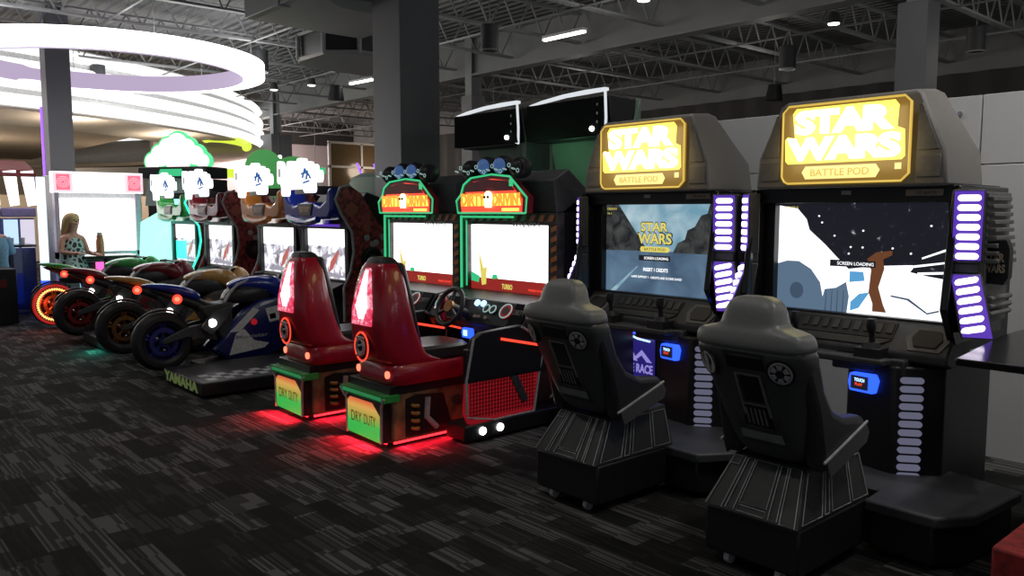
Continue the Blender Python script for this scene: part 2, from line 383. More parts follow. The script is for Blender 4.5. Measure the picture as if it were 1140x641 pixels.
# ------------------------------------------------------------------ pod cabinets (two)
def pod_cabinet(loc, label, which):
    r = empty('pod_arcade_cabinet', loc, label, 'arcade machine', 'space pod arcade cabinets')
    # body and side cheeks
    b = MB(); b.prx([(0.03, 0.95), (0.03, 1.63), (0.5, 1.63), (0.72, 1.3), (0.72, 0.82), (0.1, 0.82)], -0.5, 0.5)
    b.build('body', M['black'], r, bevel=0.01)
    for s in (-1, 1):
        MB().prx([(-0.14, 1.62), (0.5, 1.62), (0.5, 0.9), (-0.1, 0.88), (-0.22, 1.05)], s * 0.5, s * 0.535).build('side_cheek', M['blackgloss'], r, bevel=0.006)
    b = MB(); b.bx(-0.5, 0.5, -0.10, 0.03, 1.545, 1.625); b.bx(0.455, 0.5, -0.05, 0.03, 0.96, 1.55); b.bx(-0.5, -0.44, -0.05, 0.03, 0.96, 1.55); b.bx(-0.5, 0.5, -0.05, 0.03, 0.945, 0.975)
    b.build('bezel', M['black'], r, bevel=0.004)
    b = MB(); b.bx(0.28, 0.45, -0.103, -0.1, 1.575, 1.605, 0); b.text('SIT BACK', 0.33, 0.42, 1.583, 1.597, -0.103, 0.001, 2)
    b.build('sticker', mats('beige', 'lgrey', 'black'), r)
    MB().bx(-0.04, 0.01, -0.103, -0.1, 1.585, 1.605).build('small_sticker', M['lgrey'], r)
    # screen 0.9 x 0.54
    b = MB(); x0, x1, z0, z1 = -0.44, 0.455, 0.975, 1.545
    y = 0.0
    def P(poly, m, k): b.pry([(x0 + (x1 - x0) * u, z0 + (z1 - z0) * v) for u, v in poly], y - 0.001 * k - 0.0005, y - 0.001 * k, m)
    b.bx(x0, x1, 0, 0.02, z0, z1, 0)
    if which == 'road':
        P([(0, 0), (1, 0), (1, .48), (0, .48)], 2, 1)
        P([(0, .47), (0, 1), (.12, 1), (.2, .85), (.28, .7), (.36, .55), (.4, .48)], 1, 2)
        P([(.62, .47), (.66, .58), (.72, .62), (.74, .72), (.8, .76), (.85, .88), (.9, .9), (.92, 1), (1, 1), (1, .47)], 1, 2)
        P([(0.05, .0), (.3, .3), (.31, .3), (.1, .0)], 0, 3)
        lx = lambda u: x0 + (x1 - x0) * u
        lz = lambda v: z0 + (z1 - z0) * v
        b.text('STAR', lx(.33), lx(.58), lz(.69), lz(.81), -0.004, 0.001, 4, 0.05); b.text('WARS', lx(.30), lx(.62), lz(.55), lz(.69), -0.004, 0.001, 4, 0.05)
        b.text('STAR', lx(.335), lx(.575), lz(.70), lz(.80), -0.006, 0.001, 3, 0.025); b.text('WARS', lx(.31), lx(.61), lz(.56), lz(.68), -0.006, 0.001, 3, 0.025)
        P([(.34, .47), (.33, .5), (.34, .53), (.58, .53), (.6, .5), (.58, .47)], 3, 6); b.text('BATTLE POD', lx(.37), lx(.56), lz(.485), lz(.515), -0.008, 0.0005, 4)
        P([(.32, .37), (.32, .43), (.6, .43), (.6, .37)], 4, 6); b.text('SCREEN LOADING', lx(.37), lx(.585), lz(.385), lz(.415), -0.008, 0.0005, 5)
        b.text('INSERT 1 CREDITS', lx(.36), lx(.58), lz(.25), lz(.29), -0.004, 0.0005, 5, 0.01); b.text('GAME SUPPORT 1 - CREDITS AND SCORES SAVED', lx(.25), lx(.7), lz(.17), lz(.195), -0.004, 0.0005, 5)
        b.text('CREDITS 0', lx(.01), lx(.1), lz(.94), lz(.965), -0.004, 0.0005, 3); b.text('VOL 4', lx(.01), lx(.05), lz(.89), lz(.91), -0.004, 0.0005, 3)
        ms = mats('s_sky', 's_hill', 's_road', 's_yel', 's_black', 's_white')
    else:
        P([(0, 0), (0, .98), (.12, .95), (.18, .85), (.2, .75), (.3, .62), (.38, .5), (.45, .4), (.62, .44), (.8, .46), (1, .45), (1, 0)], 1, 1)
        P([(.0, .0), (.0, .42), (.06, .45), (.14, .45), (.22, .38), (.28, .26), (.3, .12), (.28, 0)], 2, 2)
        P([(.13 + .045 * math.cos(a * .4), .17 + .08 * math.sin(a * .4)) for a in range(16)], 3, 3)
        P([(.28, 0), (.31, .2), (.38, .22), (.44, .28), (.46, .15), (.45, 0)], 2, 2)
        for u in (.32, .355, .39, .425): P([(u - .005, 0), (u, .2), (u + .004, .2), (u + .002, 0)], 3, 3)
        P([(.46, .38), (.46, .28), (.55, .3), (.54, .38)], 4, 3); P([(.47, .1), (.52, .18), (.58, .2), (.52, .05), (.47, .02)], 4, 3)
        P([(.56, .5), (.61, .56), (.7, .58), (.7, .54), (.65, .5), (.66, .42), (.63, .25), (.66, .1), (.68, .03), (.60, .03), (.6, .1), (.575, .2), (.585, .4)], 5, 4)
        P([(.8, .4), (.86, .54), (.98, .58), (1, .44), (1, .35), (.9, .37)], 0, 3)
        P([(.82, .46), (.98, .50), (.98, .485), (.82, .44)], 1, 4); P([(.84, .40), (1.0, .42), (1.0, .40), (.84, .38)], 1, 4); P([(.86, .53), (1, .62), (1, .60), (.86, .515)], 1, 4)
        P([(.7, .19), (.8, .17), (.9, .06), (.96, .09), (.96, .075), (.9, .045), (.79, .155), (.7, .175)], 3, 4)
        P([(.34, .42), (.34, .48), (.61, .48), (.61, .42)], 6, 6); b.text('SCREEN LOADING', x0 + .385 * .895, x0 + .6 * .895, z0 + .435 * .57, z0 + .465 * .57, -0.008, 0.0005, 1)
        b.text('CREDITS 0', x0 + .02, x0 + .11, z0 + .54, z0 + .553, -0.004, 0.0005, 7)
        for (u, v) in ((.26, .88), (.28, .82), (.45, .54), (.46, .6), (.53, .6), (.64, .56), (.7, .6), (.53, .75), (.36, .7), (.8, .56), (.5, .47), (.9, .8)):
            P([(u + .006 * math.cos(a * .9), v + .009 * math.sin(a * .9)) for a in range(7)], 1, 3)
        ms = mats('s_space', 's_white', 's_disc', 's_disc2', 's_blue', 's_brown', 's_black', 's_yel')
    b.build('screen', ms, r)
    # hood
    h = MB()
    out = [[(-.49, -.17, 1.62), (.49, -.17, 1.62), (.49, .28, 1.62), (-.49, .28, 1.62)],
           [(-.475, -.17, 1.78), (.475, -.17, 1.78), (.485, .25, 1.78), (-.485, .25, 1.78)],
           [(-.36, -.155, 2.045), (.36, -.155, 2.045), (.39, .03, 2.06), (-.39, .03, 2.06)],
           [(-.33, -.14, 2.07), (.33, -.14, 2.07), (.36, .0, 2.08), (-.36, .0, 2.08)]]
    h.loft(out); h.build('hood', M['hood'], r, bevel=0.012)
    for s in (-1, 1):
        b = MB(); b.pry([(s * .352, 1.66), (s * .46, 1.66), (s * .46, 1.76), (s * .352, 1.76)], -0.176, -0.17); b.pry([(s * .352, 1.785), (s * .452, 1.785), (s * .37, 2.0), (s * .352, 2.0)], -0.178, -0.166)
        b.build('hood_inset', M['grey'], r, bevel=0.003)
    frame = [(-.31, 1.655), (-.325, 1.68), (-.325, 2.01), (-.295, 2.04), (.295, 2.04), (.325, 2.01), (.325, 1.68), (.29, 1.645), (-.29, 1.645)]
    sg = MB(); sg.pry(frame, -0.19, -0.168, 0); sg.pry([(-.255, 1.875), (-.27, 2.0), (-.25, 2.025), (.25, 2.025), (.27, 2.0), (.265, 1.9), (.30, 1.885), (.305, 1.76), (.29, 1.745), (-.29, 1.745), (-.305, 1.76), (-.31, 1.87), (-.295, 1.885)], -.193, -.188, 1)  # yellow glowing slab behind the letters imitates their bloom
    sg.text('STAR', -.25, .255, 1.888, 2.012, -0.199, 0.006, 2, 0.06, 0.92); sg.text('WARS', -.295, .29, 1.757, 1.877, -0.199, 0.006, 2, 0.06, 0.92)
    sg.pry([(-.21, 1.70), (-.19, 1.73), (.17, 1.73), (.19, 1.70), (.17, 1.665), (-.19, 1.665)], -0.196, -0.19, 3); sg.text('BATTLE POD', -.16, .14, 1.68, 1.715, -0.197, 0.002, 4)
    sg.bx(.26, .29, -.193, -.19, 1.70, 1.73, 3)
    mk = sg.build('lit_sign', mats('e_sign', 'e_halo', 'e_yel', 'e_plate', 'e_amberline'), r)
    fr = MB(); fr.tube([(x, -0.19, z) for x, z in frame], 0.006, 6, 0, True); fr.build('sign_border', M['e_amberline'], mk)
    # light wings
    for s in (-1, 1):
        Tm = Matrix.Translation((.57 if s > 0 else -.55, -.13, 0)) @ Matrix.Rotation(math.radians(22 if s > 0 else -42), 4, 'Z')
        wg = MB(); wg.T = Tm
        dd = .12 if s > 0 else .04; wg.bx(-.065, .065, -.02, dd, 1.27, 1.60); wg.loft([[(-.065, -.02, 1.22), (.065, -.02, 1.22), (.065, dd, 1.22), (-.065, dd, 1.22)], [(-.04 + s * .03, -.12, .94), (.09 + s * .03, -.12, .94), (.09 + s * .03, dd - .04, .94), (-.04 + s * .03, dd - .04, .94)]])
        wg.bx(-.055, .055, -.01, dd, 1.22, 1.27)
        wing = wg.build('light_wing', M['dkgrey'], r, bevel=0.006)
        g = MB(); g.T = Tm; g.bx(-.058, .058, -.024, -.019, 1.28, 1.592)
        q = lambda z: (1.22 - z) / .28
        g.loft([[(-.058, -.024, 1.215), (.058, -.024, 1.215), (.058, -.02, 1.215), (-.058, -.02, 1.215)], [(-.033 + s * .03, -.124, .945), (.083 + s * .03, -.124, .945), (.083 + s * .03, -.12, .945), (-.033 + s * .03, -.12, .945)]])
        g.build('violet_panel', M['e_violet'], wing)
        for k in range(7):
            p = MB(); p.T = Tm; zz = 1.575 - k * .0435; p.pill(-.045, .048, zz - .028, zz, -.03, -.024); p.build('light_bar', M['e_pill'], wing)
        for k in range(6):
            p = MB(); zz = 1.195 - k * .042; p.T = Tm @ Matrix.Translation(((q(zz)) * (.0125 + s * .0 + .0) + q(zz) * s * .03, -.1 * q(zz), 0)); p.pill(-.045, .048, zz - .03, zz - .003, -.034, -.02, skew=0.22); p.build('light_bar', M['e_pill'], wing)
        if s < 0: continue
        f = MB()
        for k in range(9):
            zz = 1.57 - k * .036; x = s * (.60); dx = s * (.03 + .004 * k) * (1 if s > 0 else .3)
            f.bx(min(x, x + dx), max(x, x + dx), .0, .25, zz - .02, zz)
        f.bx(min(s * .535, s * .61), max(s * .535, s * .61), .0, .3, .98, 1.59)
        for k in range(3): f.cyl((s * .64, -.02, 1.1 - k * .035), (s * .64, .25, 1.1 - k * .035), .014, n=8)
        f.build('side_fin', M['grey'], r, bevel=0.003)
        if s < 0: continue
        bd = MB(); bd.T = Matrix.Translation((s * .64, .04, 0))
        bd.pry([(-.05, 1.17), (-.06, 1.2), (-.06, 1.36), (.045, 1.37), (.06, 1.33), (.06, 1.2), (.04, 1.165)], -.02, .03, 0)
        bd.text('STAR', -.04, .04, 1.27, 1.31, -.021, .003, 1, 0.03); bd.text('WARS', -.045, .045, 1.22, 1.26, -.021, .003, 1, 0.03)
        bd.build('side_badge', mats('black', 'beige'), r, bevel=0.003)
    # console
    c = MB(); c.prx([(-.02, .97), (-.05, .965), (-.18, .83), (-.18, .79), (-.12, .77), (.1, .77), (.1, .97)], -.53, .53); con = c.build('console', M['dkgrey'], r, bevel=0.01)
    sl = (0.97 - .885) / .29
    def onc(x, y, k=0.004):
        t = (-.03 - y) / .27
        return (x, -.05 - .13 * t - k * .72, .965 - .135 * t + k * .69)
    b = MB()
    for cx in (-.4, .42):
        for R_, mm, kk in ((.10, 0, .006), (.07, 1, .014)):
            hexa = [(cx - R_, 0), (cx - R_ * .7, .1 * R_ / .1), (cx + R_ * .7, .1 * R_ / .1), (cx + R_, 0), (cx + R_ * .7, -R_), (cx - R_ * .7, -R_)]
            b.loft([[onc(x, -.175 + yy, 0) for x, yy in hexa], [onc(x, -.175 + yy, kk) for x, yy in hexa]], mm)
    b.loft([[onc(x, y, 0) for x, y in ((-.26, -.06), (.26, -.06), (.26, -.2), (-.26, -.2))], [onc(x, y, .006) for x, y in ((-.26, -.06), (.26, -.06), (.26, -.2), (-.26, -.2))]], 1)
    b.loft([[onc(x, y, 0) for x, y in ((-.26, -.21), (.26, -.21), (.2, -.27), (-.2, -.27))], [onc(x, y, .008) for x, y in ((-.26, -.21), (.26, -.21), (.2, -.27), (-.2, -.27))]], 2)
    for i in range(9): b.loft([[onc(-.22 + i * .055 + d, y, 0) for d, y in ((0, -.08), (.03, -.08), (.03, -.16), (0, -.16))], [onc(-.22 + i * .055 + d, y, .013) for d, y in ((0, -.08), (.03, -.08), (.03, -.16), (0, -.16))]], 3 if i % 2 else 2)
    b.build('console_trim', mats('grey', 'rubber', 'seatplate', 'dkgrey'), con)
    # pedestal
    po = .15 if which == 'road' else .04
    p = MB(); p.prz([(.03, -.19), (.28, -.24), (.46, -.1), (.46, .5), (.03, .5)], .0, .77); ped = p.build('pedestal', M['black'], r, bevel=0.012); ped.location = (po, 0, 0)
    p = MB(); p.bx(.0, .36, -.22, .1, .72, .80); p.prz([(-.28, -.29), (.28, -.29), (.34, -.1), (-.3, -.1)], .765, .80); o = p.build('control_shelf', M['dkgrey'], r, bevel=0.01)
    for k in range(12):
        q_ = MB(); q_.T = Matrix.Translation((.285, -.232, 0)) @ Matrix.Rotation(math.radians(37), 4, 'Z'); zz = .72 - k * .042
        q_.pill(0.02, .125, zz - .03, zz, -.012, .0); q_.build('pill_light', M['e_dimpill'], ped)
    for jx in (-.2, .2):
        j = MB(); j.cyl((jx, -.22, .84), (jx, -.22, .87), .05, .035, m=0); j.cyl((jx, -.22, .87), (jx, -.23, .96), .014, m=0); j.sup([(jx, -.23, .92, .018, .018), (jx, -.235, .95, .022, .026), (jx, -.23, .985, .018, .024)], 2.5)
        j.bx(jx - .06, jx + .06, -.28, -.14, .8, .845); j.build('joystick', M['rubber'], r)
    cr = MB(); cr.T = Matrix.Translation((.13, -.245, .665)) @ Matrix.Rotation(math.radians(-10), 4, 'Z')
    cr.pry([(-.07, -.045), (-.08, 0), (-.07, .045), (.06, .05), (.075, .02), (.06, -.045)], 0, .06, 0)
    rd = cr.build('card_reader', M['e_blue'], r, bevel=0.008); rd.location = (po, 0, 0)
    cr2 = MB(); cr2.T = cr.T; cr2.bx(-.055, .035, -.008, 0, -.03, .035, 0); cr2.text('TOUCH', -.035, .02, .008, .025, -.009, .001, 1, .03); cr2.text('PLAY', -.03, .01, -.012, .002, -.009, .001, 2); cr2.build('reader_display', mats('s_black', 'e_bluew', 'e_redglow'), rd)
    MB().prz([(-.28, -.5), (.39, -.5), (.40, -.68), (.7, -.68), (.8, -.52), (.83, -.05), (.5, .02), (-.28, .02)], .2, .25).build('step_plate', M['dkgrey'], r, bevel=0.01).location = (po - .04, 0, 0)
    MB().prz([(-.25, -.48), (.41, -.48), (.42, -.65), (.68, -.65), (.77, -.5), (.8, -.08), (.4, .3), (-.25, .3)], .03, .2).build('step_base', M['black'], r, bevel=0.01).location = (po - .04, 0, 0)
    return r
c_near = (-1.95, 4.1, 0); c_far = (-3.23, 4.1, 0)
pod_cabinet(c_near, 'grey-hooded pod arcade cabinet nearest the right, its screen showing a white planet and ships', 'space')
pod_cabinet(c_far, 'grey-hooded pod arcade cabinet whose screen shows a yellow logo over a valley road', 'road')
lamp('AREA', (-1.95, 3.86, 1.85), 2.2, (1, .75, .35), .6, (math.radians(100), 0, 0), sy=.3, name='sign_light').rotation_euler = (math.radians(80), 0, 0)
lamp('AREA', (-3.23, 3.86, 1.85), 2.2, (1, .75, .35), .6, (math.radians(80), 0, 0), sy=.3, name='sign_light')

def emblem(b, x, z, r, y, cog=True):
    b.disc(x, z, r * 1.12, y - .004, y, 0)
    if cog:
        b.disc(x, z, r * .92, y - .006, y - .004, 1); b.disc(x, z, r * .78, y - .008, y - .006, 0)
        for k in range(6):
            a = PI / 6 + k * PI / 3; ca, sa = math.cos(a), math.sin(a)
            b.pry([(x + r * (.3 * ca - .12 * sa), z + r * (.3 * sa + .12 * ca)), (x + r * (.72 * ca - .26 * sa), z + r * (.72 * sa + .26 * ca)), (x + r * (.72 * ca + .26 * sa), z + r * (.72 * sa - .26 * ca)), (x + r * (.3 * ca + .12 * sa), z + r * (.3 * sa - .12 * ca))], y - .01, y - .008, 1)
        b.disc(x, z, r * .34, y - .012, y - .01, 0)
        b.disc(x, z, r * .2, y - .013, y - .012, 0)
    else:
        b.disc(x, z, r * .92, y - .006, y - .004, 1); b.disc(x, z + r * .25, r * .55, y - .008, y - .006, 0)
        b.pry([(x - r * .12, z - r * .7), (x - r * .2, z), (x - r * .3, z + r * .3), (x, z + r * .85), (x + r * .3, z + r * .3), (x + r * .2, z), (x + r * .12, z - r * .7)], y - .01, y - .008, 1)
def pod_seat(loc, label):
    r = empty('bucket_chair', loc, label, 'arcade chair', 'grey pod seats on black wheeled bases')
    b = MB(); b.bx(-.2, .24, .02, .62, .05, .25); base = b.build('base', M['black'], r, bevel=0.012)
    b = MB(); b.loft([[(-.2, .0, .25), (.24, .0, .25), (.24, .62, .25), (-.2, .62, .25)], [(-.15, .16, .455), (.18, .16, .455), (.18, .62, .46), (-.15, .62, .46)]])
    skirt = b.build('base_cover', M['seatplate'], r, bevel=0.006)
    # raised panel lines on the sloping rear and right faces
    def quad(face, u, v):
        (A, B_, C, D) = face; p = Vector(A).lerp(Vector(B_), u); q = Vector(D).lerp(Vector(C), u); return p.lerp(q, v)
    rear = ((-.2, -.004, .25), (.24, -.004, .25), (.18, .156, .459), (-.15, .156, .459))
    side = ((.245, 0, .25), (.245, .62, .25), (.185, .62, .46), (.185, .16, .46))
    ln = MB()
    for face, rects in ((rear, ((.03, .04, .2, .95), (.24, .06, .33, .95), (.36, .2, .66, .95), (.36, .06, .66, .16), (.70, .06, .79, .95), (.82, .04, .97, .95), (.03, .8, .15, .95))),
                        (side, ((.04, .08, .3, .9), (.34, .08, .4, .9), (.44, .08, .7, .9), (.74, .08, .96, .9)))):
        for (u0, v0, u1, v1) in rects: ln.tube([quad(face, u, v) for u, v in ((u0, v0), (u1, v0), (u1, v1), (u0, v1))], .0024, 4, 0, True)
    ln.build('panel_lines', M['line'], skirt)
    for sx in (-.1, .14):
        for sy in (.06, .56):
            c = MB(); c.cyl((sx - .012, sy, .028), (sx + .012, sy, .028), .028, n=16); c.cyl((sx, sy, .03), (sx, sy, .07), .01); c.build('caster', M['lgrey'], base)
    b = MB()
    b.sup([(0, .26, .455, .15, .13), (0, .2, .56, .172, .135), (0, .13, .68, .19, .125), (0, .07, .8, .205, .11), (0, .025, .88, .235, .10), (0, -.01, .95, .25, .095), (0, -.015, .985, .246, .088)], 4, 28)
    bk = b.build('backrest', M['vinylbody'], r, bevel=0, sub=1); bk.location = (.04, 0, 0)
    b = MB(); b.sup([(0, -.012, .955, .243, .092), (0, -.016, .975, .249, .096), (0, -.02, 1.01, .245, .092), (0, -.02, 1.035, .23, .082), (0, -.02, 1.045, .15, .076), (0, -.018, 1.06, .13, .072), (0, -.015, 1.11, .124, .066), (0, -.01, 1.145, .105, .055), (0, -.005, 1.17, .07, .035)], 4, 28)
    o = b.build('headrest_cap', M['vinyl'], r, sub=1); o.location = (.04, 0, 0)
    for s in (-1, 1):
        w_ = MB(); w_.prx([(.13, .47), (.06, .72), (-.02, .88), (.0, .94), (.08, .93), (.13, .8), (.2, .71), (.3, .665), (.47, .645), (.5, .58), (.45, .53), (.16, .46)], min(s * .15, s * .235), max(s * .15, s * .235))
        o = w_.build('side_bolster', M['vinyldk'], r, bevel=0.03, seg=3); o.location = (.04, 0, 0)
        t = MB(); t.tube([(s * .238, .12, .51), (s * .24, .28, .56), (s * .238, .48, .62)], .006, 6); o = t.build('piping', M['line'], r); o.location = (.04, 0, 0)
        t = MB(); t.prx([(.14, .51), (.47, .615), (.5, .57), (.48, .53), (.17, .44)], min(s * .232, s * .242), max(s * .232, s * .242)); o = t.build('side_skirt', M['vinylmid'], r, bevel=.004); o.location = (.04, 0, 0)
    c = MB(); c.bx(-.12, .20, .2, .49, .52, .62); c.build('seat', M['vinyldk'], r, bevel=0.03, seg=3)
    p = MB(); A = [(-.10, .95), (.09, .95), (.11, .55), (-.09, .55)]
    yb = lambda z: -.098 + (.95 - z) * .42
    def plate(poly, k, m): p.loft([[(x, yb(z) - k, z) for x, z in poly], [(x, yb(z) - k + .006, z) for x, z in poly]], m)
    p.loft([[(x, yb(z) - .004, z) for x, z in A], [(x, yb(z) + .03, z) for x, z in A]], 0)
    plate([(-.085, .93), (.08, .93), (.082, .88), (-.083, .88)], .010, 1); plate([(-.06, .86), (-.05, .86), (-.04, .68), (-.05, .68)], .012, 2); plate([(.05, .86), (.06, .86), (.075, .68), (.065, .68)], .012, 2)
    plate([(-.04, .85), (.04, .85), (.05, .74), (-.03, .74)], .01, 1); plate([(-.05, .86), (.05, .86), (.05, .853), (-.05, .853)], .013, 2); plate([(-.045, .72), (.06, .72), (.075, .63), (-.06, .63)], .01, 1); plate([(-.05, .73), (.07, .73), (.07, .725), (-.05, .725)], .013, 2)
    for i in range(5): plate([(-.04 + i * .02, .71), (-.033 + i * .02, .71), (-.03 + i * .02, .64), (-.037 + i * .02, .64)], .013, 2)
    plate([(-.085, .605), (.1, .605), (.105, .57), (-.085, .57)], .012, 3)
    p.build('back_panel', mats('seatplate', 'blackgloss', 'grey', 'greenstrip'), bk)
    e = MB(); e.T = Matrix.Translation((.15, -.073, .885)) @ Matrix.Rotation(math.radians(10), 4, 'Z') @ Matrix.Rotation(math.radians(22), 4, 'X'); emblem(e, 0, 0, .052, 0); e.build('emblem', mats('black', 'lgrey'), bk)
    e = MB(); e.T = Matrix.Translation((-.178, -.066, .885)) @ Matrix.Rotation(math.radians(-26), 4, 'Z') @ Matrix.Rotation(math.radians(20), 4, 'X'); emblem(e, 0, 0, .052, 0, False); e.build('emblem', mats('black', 'lgrey'), bk)
    return r
s1 = pod_seat((-1.79, 2.86, 0), 'grey bucket chair with cog emblem in front of the planet screen, nearest the camera')
copy_tree(s1, (-2.86, 2.86, 0), label='grey bucket chair with cog emblem in front of the valley road screen')

# ------------------------------------------------------------------ red racing cabinets (two) and their seats
def tyre(b, x, z, y, m):
    b.lathe([(-.03, .02), (-.035, .05), (.0, .058), (.035, .05), (.03, .02)], (x, y, z), (0, 1, 0), 18, m)
    b.disc(x, z, .022, y - .02, y + .02, m)
def dirt_cabinet(loc, label):
    r = empty('driving_arcade_cabinet', loc, label, 'arcade machine', 'twin red driving cabinets')
    MB().prx([(.03, .0), (.03, 1.5), (.3, 1.66), (.8, 1.2), (.85, .0)], -.5, .52).build('body', M['black'], r, bevel=0.01)
    b = MB(); b.prx([(-.02, 1.49), (-.05, 1.72), (.1, 1.80), (.35, 1.62), (.35, 1.49)], -.12, .52); b.build('top_hood', M['dkgrey'], r, bevel=0.01)
    f = MB(); f.bx(-.55, .54, -.04, .04, 1.405, 1.49, 0); f.bx(-.55, -.455, -.04, .04, .88, 1.405, 0); f.bx(.455, .54, -.04, .04, .88, 1.405, 0)
    fr = f.build('screen_frame', M['carbon'], r, bevel=0.004)
    g = MB()
    for i in range(11):
        x = -.5 + i * .095; g.pry([(x, 1.43), (x + .045, 1.43), (x + .075, 1.475), (x + .03, 1.475)], -.045, -.04, 0 if i < 8 else 1)
    for i in range(7): g.pry([(.49, .93 + i * .07), (.54, .95 + i * .07), (.54, .985 + i * .07), (.49, .965 + i * .07)], -.045, -.04, 1)
    g.text('WINNERS', .08, .38, 1.385, 1.42, -.046, .001, 2, .02)
    g.build('hazard_stripe', mats('green', 'orange', 'lgrey'), fr)
    t = MB(); t.tube([(-.52, -.05, 1.47), (-.52, -.05, .9)], .010, 8); t.tube([(-.46, -.045, 1.43), (-.46, -.045, .92)], .006, 6); t.tube([(-.52, -.045, 1.46), (.1, -.045, 1.46)], .008, 6); t.build('neon_edge', M['e_green'], fr)
    s = MB(); s.bx(-.455, .455, -.0, .03, .99, 1.40, 0); s.bx(-.455, .455, -.004, 0, .885, .99, 1)
    s.pry([(-.32, .93), (-.27, .94), (-.26, 1.08), (-.3, 1.06), (-.36, 1.2), (-.345, 1.08)], -.006, -.002, 2); s.pry([(-.2, .985), (-.13, .99), (-.14, 1.02), (-.19, 1.02)], -.006, -.002, 3); s.pry([(-.36, .95), (-.35, 1.0), (-.45, 1.03), (-.45, .96)], -.006, -.002, 3)
    s.text('TURBO', -.08, .04, .915, .955, -.007, .001, 2, .03); s.text('PRESS START', .22, .4, .92, .935, -.007, .001, 4)
    s.build('screen', mats('e_screen', 's_red', 's_yel', 'e_green', 'e_redglow'), r)
    # marquee
    mq = [(-.40, 1.49), (-.42, 1.58), (-.36, 1.63), (-.33, 1.70), (-.24, 1.75), (.0, 1.77), (.2, 1.75), (.26, 1.70), (.33, 1.64), (.38, 1.60), (.37, 1.49)]
    m_ = MB(); m_.pry(mq, -.17, -.11, 0); m_.pry([(x * .88, 1.5 + (z - 1.5) * .88) for x, z in mq], -.175, -.17, 1)
    m_.pry([(-.36, 1.54), (-.35, 1.625), (.3, 1.63), (.32, 1.545)], -.179, -.175, 5); m_.pry([(-.33, 1.645), (-.28, 1.71), (-.05, 1.735), (.18, 1.72), (.26, 1.65)], -.178, -.175, 0)
    m_.text('DIRTY', -.35, -.06, 1.54, 1.635, -.182, .004, 3, .05); m_.text("DRIVIN'", .02, .32, 1.54, 1.635, -.182, .004, 3, .05)
    m_.ball((-.02, -.19, 1.60), .045, 2, (1, .4, 1.15)); m_.bx(-.045, .005, -.2, -.18, 1.53, 1.565, 2); m_.ball((-.037, -.208, 1.605), .012, 4); m_.ball((-.002, -.208, 1.605), .012, 4); m_.bx(.12, .3, -.18, -.175, 1.505, 1.525, 5); m_.bx(.2, .24, -.18, -.176, 1.68, 1.73, 6)
    mo = m_.build('marquee', mats('wine', 'e_redglow', 'e_yel', 'e_orange', 'black', 'e_halo', 'e_green'), r, bevel=0.0)
    n = MB(); n.tube([(x, -.175, z) for x, z in mq], .008, 6, 0, True); n.build('neon_outline', M['e_green'], mo)
    M.setdefault('e_hubblue', glow('hub_blue', (.06, .14, .35), .6))
    for i, x in enumerate((-.29, -.10, .08, .26)):
        q = MB(); q.lathe([(-.05, .03), (-.055, .06), (-.03, .075), (.03, .075), (.055, .06), (.05, .03)], (x, -.12, 1.83 - .02 * (i in (0, 3))), (.25, -1, 0), 20, 0); q.ball((x, -.15, 1.83 - .02 * (i in (0, 3))), .062, 1 if i in (1, 2) else 0); q.build('tyre', mats('rubber', 'e_hubblue'), r)
    M.setdefault('e_tealdim', glow('pale_ring', (.45, .7, .65), .6))
    ch = MB()
    for i in range(16):
        x = -.36 + i * .046; ch.torus((x, -.215, 1.80 + .02 * math.sin(i * 1.57) + .006 * (i % 2)), (0, 1, 0) if i % 2 else (0, .4, 1), .014, .003, 8, 5)
    ch.build('chain', M['e_tealdim'], mo)
    # dashboard
    d = MB(); d.prx([(0, .9), (-.26, .86), (-.38, .70), (-.32, .62), (.02, .6)], -.54, .54); da = d.build('dashboard', M['black'], r, bevel=0.012)
    nrm = Vector((0, -.6, .35)).normalized()
    T0 = Matrix.Translation((0, -.325, .785)) @ Matrix.Rotation(math.radians(-37), 4, 'X')
    for x, rr, k in ((-.43, .05, 0), (.33, .055, 1), (.12, .03, 2), (.19, .03, 2), (.12, .0, 2)):
        if rr == 0: continue
        g = MB(); g.T = T0; g.disc(x, .02, rr, -.015, 0, 0); g.disc(x, .02, rr * .55, -.018, -.015, 2); g.T = T0; g.torus((x, -.016, .02), (0, 1, 0), rr, .005, 20, 5, 1); g.build('gauge', mats('e_redmesh' if k == 1 else 'dkgrey', 'e_tealdim', 'dkgrey'), da)
    p = MB(); p.T = T0; p.bx(-.36, -.18, -.012, 0, -.10, .09, 0); p.tube([(x, -.014, z) for x, z in ((-.36, -.1), (-.18, -.1), (-.18, .09), (-.36, .09))], .004, 5, 1, True); p.torus((-.27, -.013, 0), (0, 1, 0), .04, .004, 16, 4, 2); p.build('dash_panel', mats('blackgloss', 'chrome', 'dkgrey'), da)
    p = MB(); p.T = T0; p.bx(.40, .53, -.012, 0, -.1, .09, 0); p.text('DIRTY', .41, .52, .0, .04, -.013, .002, 1, .02); p.build('dash_panel', mats('blackgloss', 'grey'), da)
    p = MB(); p.T = T0
    for x in (.03, .07, .15): p.disc(x, -.05, .012, -.014, 0, 1)
    for x in (-.02, .05): p.disc(x, .06, .025, -.014, 0, 0)
    p.build('dash_button', mats('e_bluew', 'beige'), da)
    l = MB(); l.cyl((-.35, -.39, .66), (-.1, -.39, .65), .008, n=6); l.cyl((.26, -.36, .64), (.5, -.34, .63), .009, n=6); l.build('red_strip_light', M['e_redglow'], r)
    # wheel
    w_ = MB(); ax = Vector((0, -1, .45)).normalized(); c = Vector((-.08, -.5, .82)); w_.torus(c, ax, .135, .018, 32, 8, 0); w_.cyl(c, c - ax * .16, .035, m=0)
    for a in (90, 215, 325):
        u = Vector((math.cos(math.radians(a)), 0, math.sin(math.radians(a)))); u = (u - ax * u.dot(ax)).normalized(); w_.cyl(c, c + u * .13, .013, n=6, m=0)
